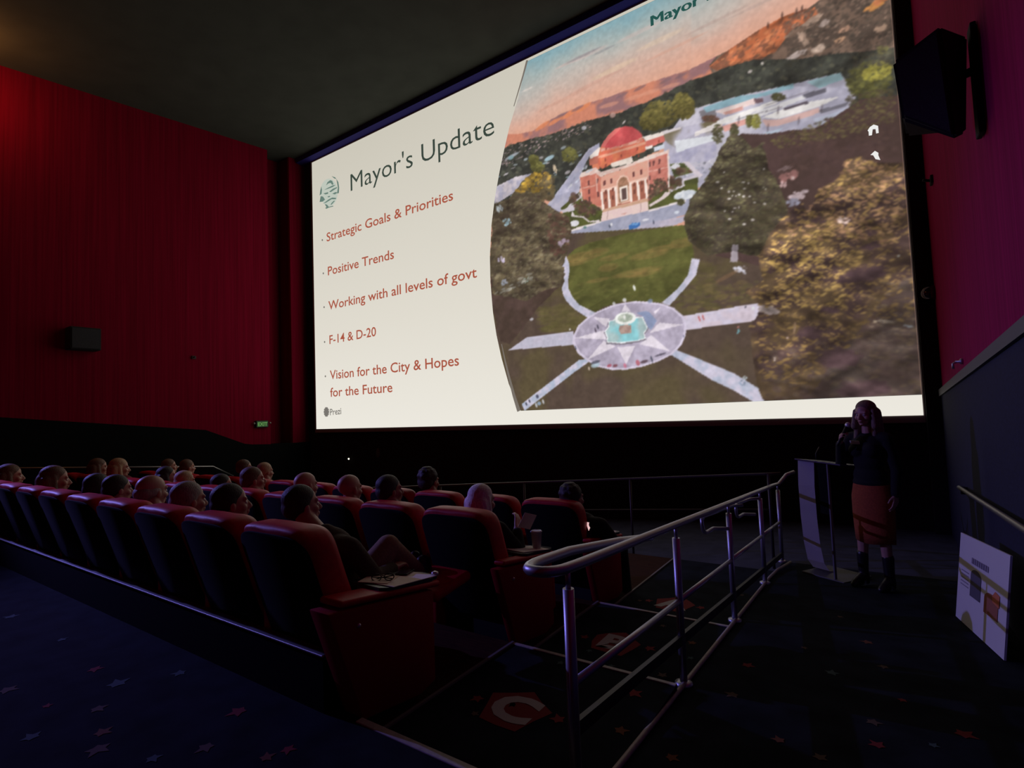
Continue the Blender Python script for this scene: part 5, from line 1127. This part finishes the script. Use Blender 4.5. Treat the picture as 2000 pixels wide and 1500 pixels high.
pflat('printed_text', [[(.08, v), (.26, v), (.26, v + .012), (.08, v + .012)] for v in (.42, .46, .50, .54, .58)], M_pg)
bm = B(); tube(bm, [pp(.5, .75, -.012), pp(.5, .75, -.012) + Vector((.10, 0, -.49))], .008, 8); obj('prop_strut', bm, M_base, pos)

# ------------------------------------------------------------------ fixtures on the walls
sx = thing('wall_loudspeaker', 'large black loudspeaker tilted down on the right wall beside the screen', 'loudspeaker', (0.45, 4.95, 3.62))
bm = B()
pr = [(-.19, -.14, .30), (.08, -.24, .40), (.25, -.05, .36), (.25, .25, .34), (-.14, .25, .30)]
lo = [(-.16, -.14, -.16), (.12, -.22, -.44), (.20, -.05, -.34), (.21, .25, -.20), (-.12, .25, -.14)]
a = [bm.verts.new(p) for p in pr]; b = [bm.verts.new(p) for p in lo]
bm.faces.new(a); bm.faces.new(b[::-1])
for i in range(5): bm.faces.new((a[i], b[i], b[(i + 1) % 5], a[(i + 1) % 5]))
bmesh.ops.recalc_face_normals(bm, faces=bm.faces); bmesh.ops.bevel(bm, geom=bm.edges[:], offset=.02, segments=2, affect='EDGES'); obj('cabinet', bm, M_black, sx)
bm = B(); g = [Vector(p) for p in (pr[0], pr[1], lo[1], lo[0])]; c_ = sum(g, Vector()) / 4; nn = (g[1] - g[0]).cross(g[3] - g[0]).normalized(); nn = nn if nn.y < 0 else -nn
bm.faces.new([bm.verts.new(c_ + (p - c_) * .86 + nn * .012) for p in g]); obj('grille', bm, mat('speaker_grille_cloth', (0.022, 0.022, 0.028), 0.8, noise=0.4, scale=150), sx)
bm = B(); box(bm, (.26, -.10, -.38), (.295, .04, .42), .008); obj('wall_strip', bm, M_black, sx)  # flat upright black strip on the wall behind the cabinet
bm = B(); tube(bm, [(.20, .0, .1), (.28, -.03, .1)], .03, 10); obj('bracket_arm', bm, M_black, sx)
ls = thing('wall_loudspeaker', 'small boxy black loudspeaker on the red left wall', 'loudspeaker', (XL, 4.0, 3.25))
bm = B(); box(bm, (0.0, -.26, -.23), (.30, .26, .23), .02); obj('cabinet', bm, M_black, ls); bm = B(); box(bm, (.30, -.23, -.20), (.31, .23, .20)); obj('grille', bm, mat('speaker_grille_cloth', (0.022, 0.022, 0.028), 0.8), ls)
ex = thing('exit_sign', 'green lit exit sign on the left wall near the screen', 'exit sign', (XL + 0.0, 7.88, 1.37))
bm = B(); box(bm, (0.0, -.17, -.09), (.07, .17, .09), .008); obj('housing', bm, M_black, ex)
bm = B(); box(bm, (.07, -.15, -.075), (.074, .15, .075)); obj('lit_face', bm, mat('exit_face_dark_green', (0.02, 0.06, 0.02), 0.5, emit=tuple(lin((24, 44, 22))), estr=1.0), ex)
me_ = text_mesh('EXIT', 0.13, 0.004); me_.transform(Matrix.Translation((.076, -.135, -.048)) @ Matrix.Rotation(R_(90), 4, 'Z') @ Matrix.Rotation(R_(90), 4, 'X')); me_.transform(Matrix.Identity(4)); link('lettering', me_, mat('exit_green', (0.1, 0.3, 0.08), 0.5, emit=tuple(lin((74, 122, 60))), estr=1.0), ex)
for y in (-.22, .22):
    bm = B(); ball(bm, (.06, y, .02), .028, 12, 8); obj('emergency_lamp', bm, mat('dim_lamp_glass', (0.3, 0.26, 0.24), 0.3), ex)
dm = thing('dome_camera', 'dark shiny dome camera at the right edge of the screen', 'camera', (0.70, 9.10, 2.82))
bm = B(); ball(bm, (0, 0, 0), .105, 24, 16); obj('dome', bm, mat('dark_chrome', (0.10, 0.08, 0.10), 0.12, 0.9), dm); bm = B(); box(bm, (-.04, .06, -.13), (.05, .12, -.06), .01); obj('mount', bm, M_black, dm)
hk = thing('wall_hook', 'small chrome fixture low on the violet-lit right wall', 'fixture', (XR, 6.98, 1.76)); bm = B(); lathe(bm, [(.03, 0), (.03, .02), (.012, .03), (.012, .06)], n=16); bm.transform(Matrix.Rotation(R_(-90), 4, 'Y')); obj('rosette', bm, M_chrome, hk); bm = B(); tube(bm, [(-.05, 0, 0), (-.08, 0, -.02), (-.08, 0, -.07)], .012, 10); obj('peg', bm, M_chrome, hk)
sb = thing('sprinkler_bracket', 'small dark bracket on the right wall under the loudspeaker', 'bracket', (XR, 8.27, 4.08)); obj('plate', pad((-.03, -.07, -.05), (0, .07, .05), .008), M_black, sb); bm = B(); tube(bm, [(-.03, 0, 0), (-.10, -.02, .02)], .018, 8); obj('nozzle', bm, M_black, sb)
sl = thing('sprinkler_bracket', 'tiny dark bracket in the middle of the red left wall', 'bracket', (XL, 6.2, 3.03)); obj('plate', pad((0, -.05, -.04), (.03, .05, .04), .008), mat('dark_red_paint', (0.05, 0.008, 0.01), 0.7), sl); bm = B(); tube(bm, [(.03, 0, 0), (.09, -.02, .01)], .014, 8); obj('nozzle', bm, M_black, sl)
ld = thing('indicator_light', 'tiny bright white indicator light on the black wall under the screen', 'light', (-11.72, YF, 0.35)); bm = B(); ball(bm, (0, -.01, 0), .022, 12, 8); obj('lens', bm, mat('white_led', (0.8, 0.8, 0.7), 0.3, emit=(1.0, 0.95, 0.75), estr=3.0), ld); obj('plate', pad((-.05, -.008, -.05), (.05, 0, .05), .003), M_black, ld)
op = thing('wall_plate', 'faint grey oval plate on the black wall under the screen', 'plate', (-10.58, YF, 0.52)); bm = B(); ball(bm, (0, 0, 0), (.075, .012, .12), 20, 12); obj('cover', bm, mat('dull_grey_plate', (0.09, 0.09, 0.09), 0.7), op)
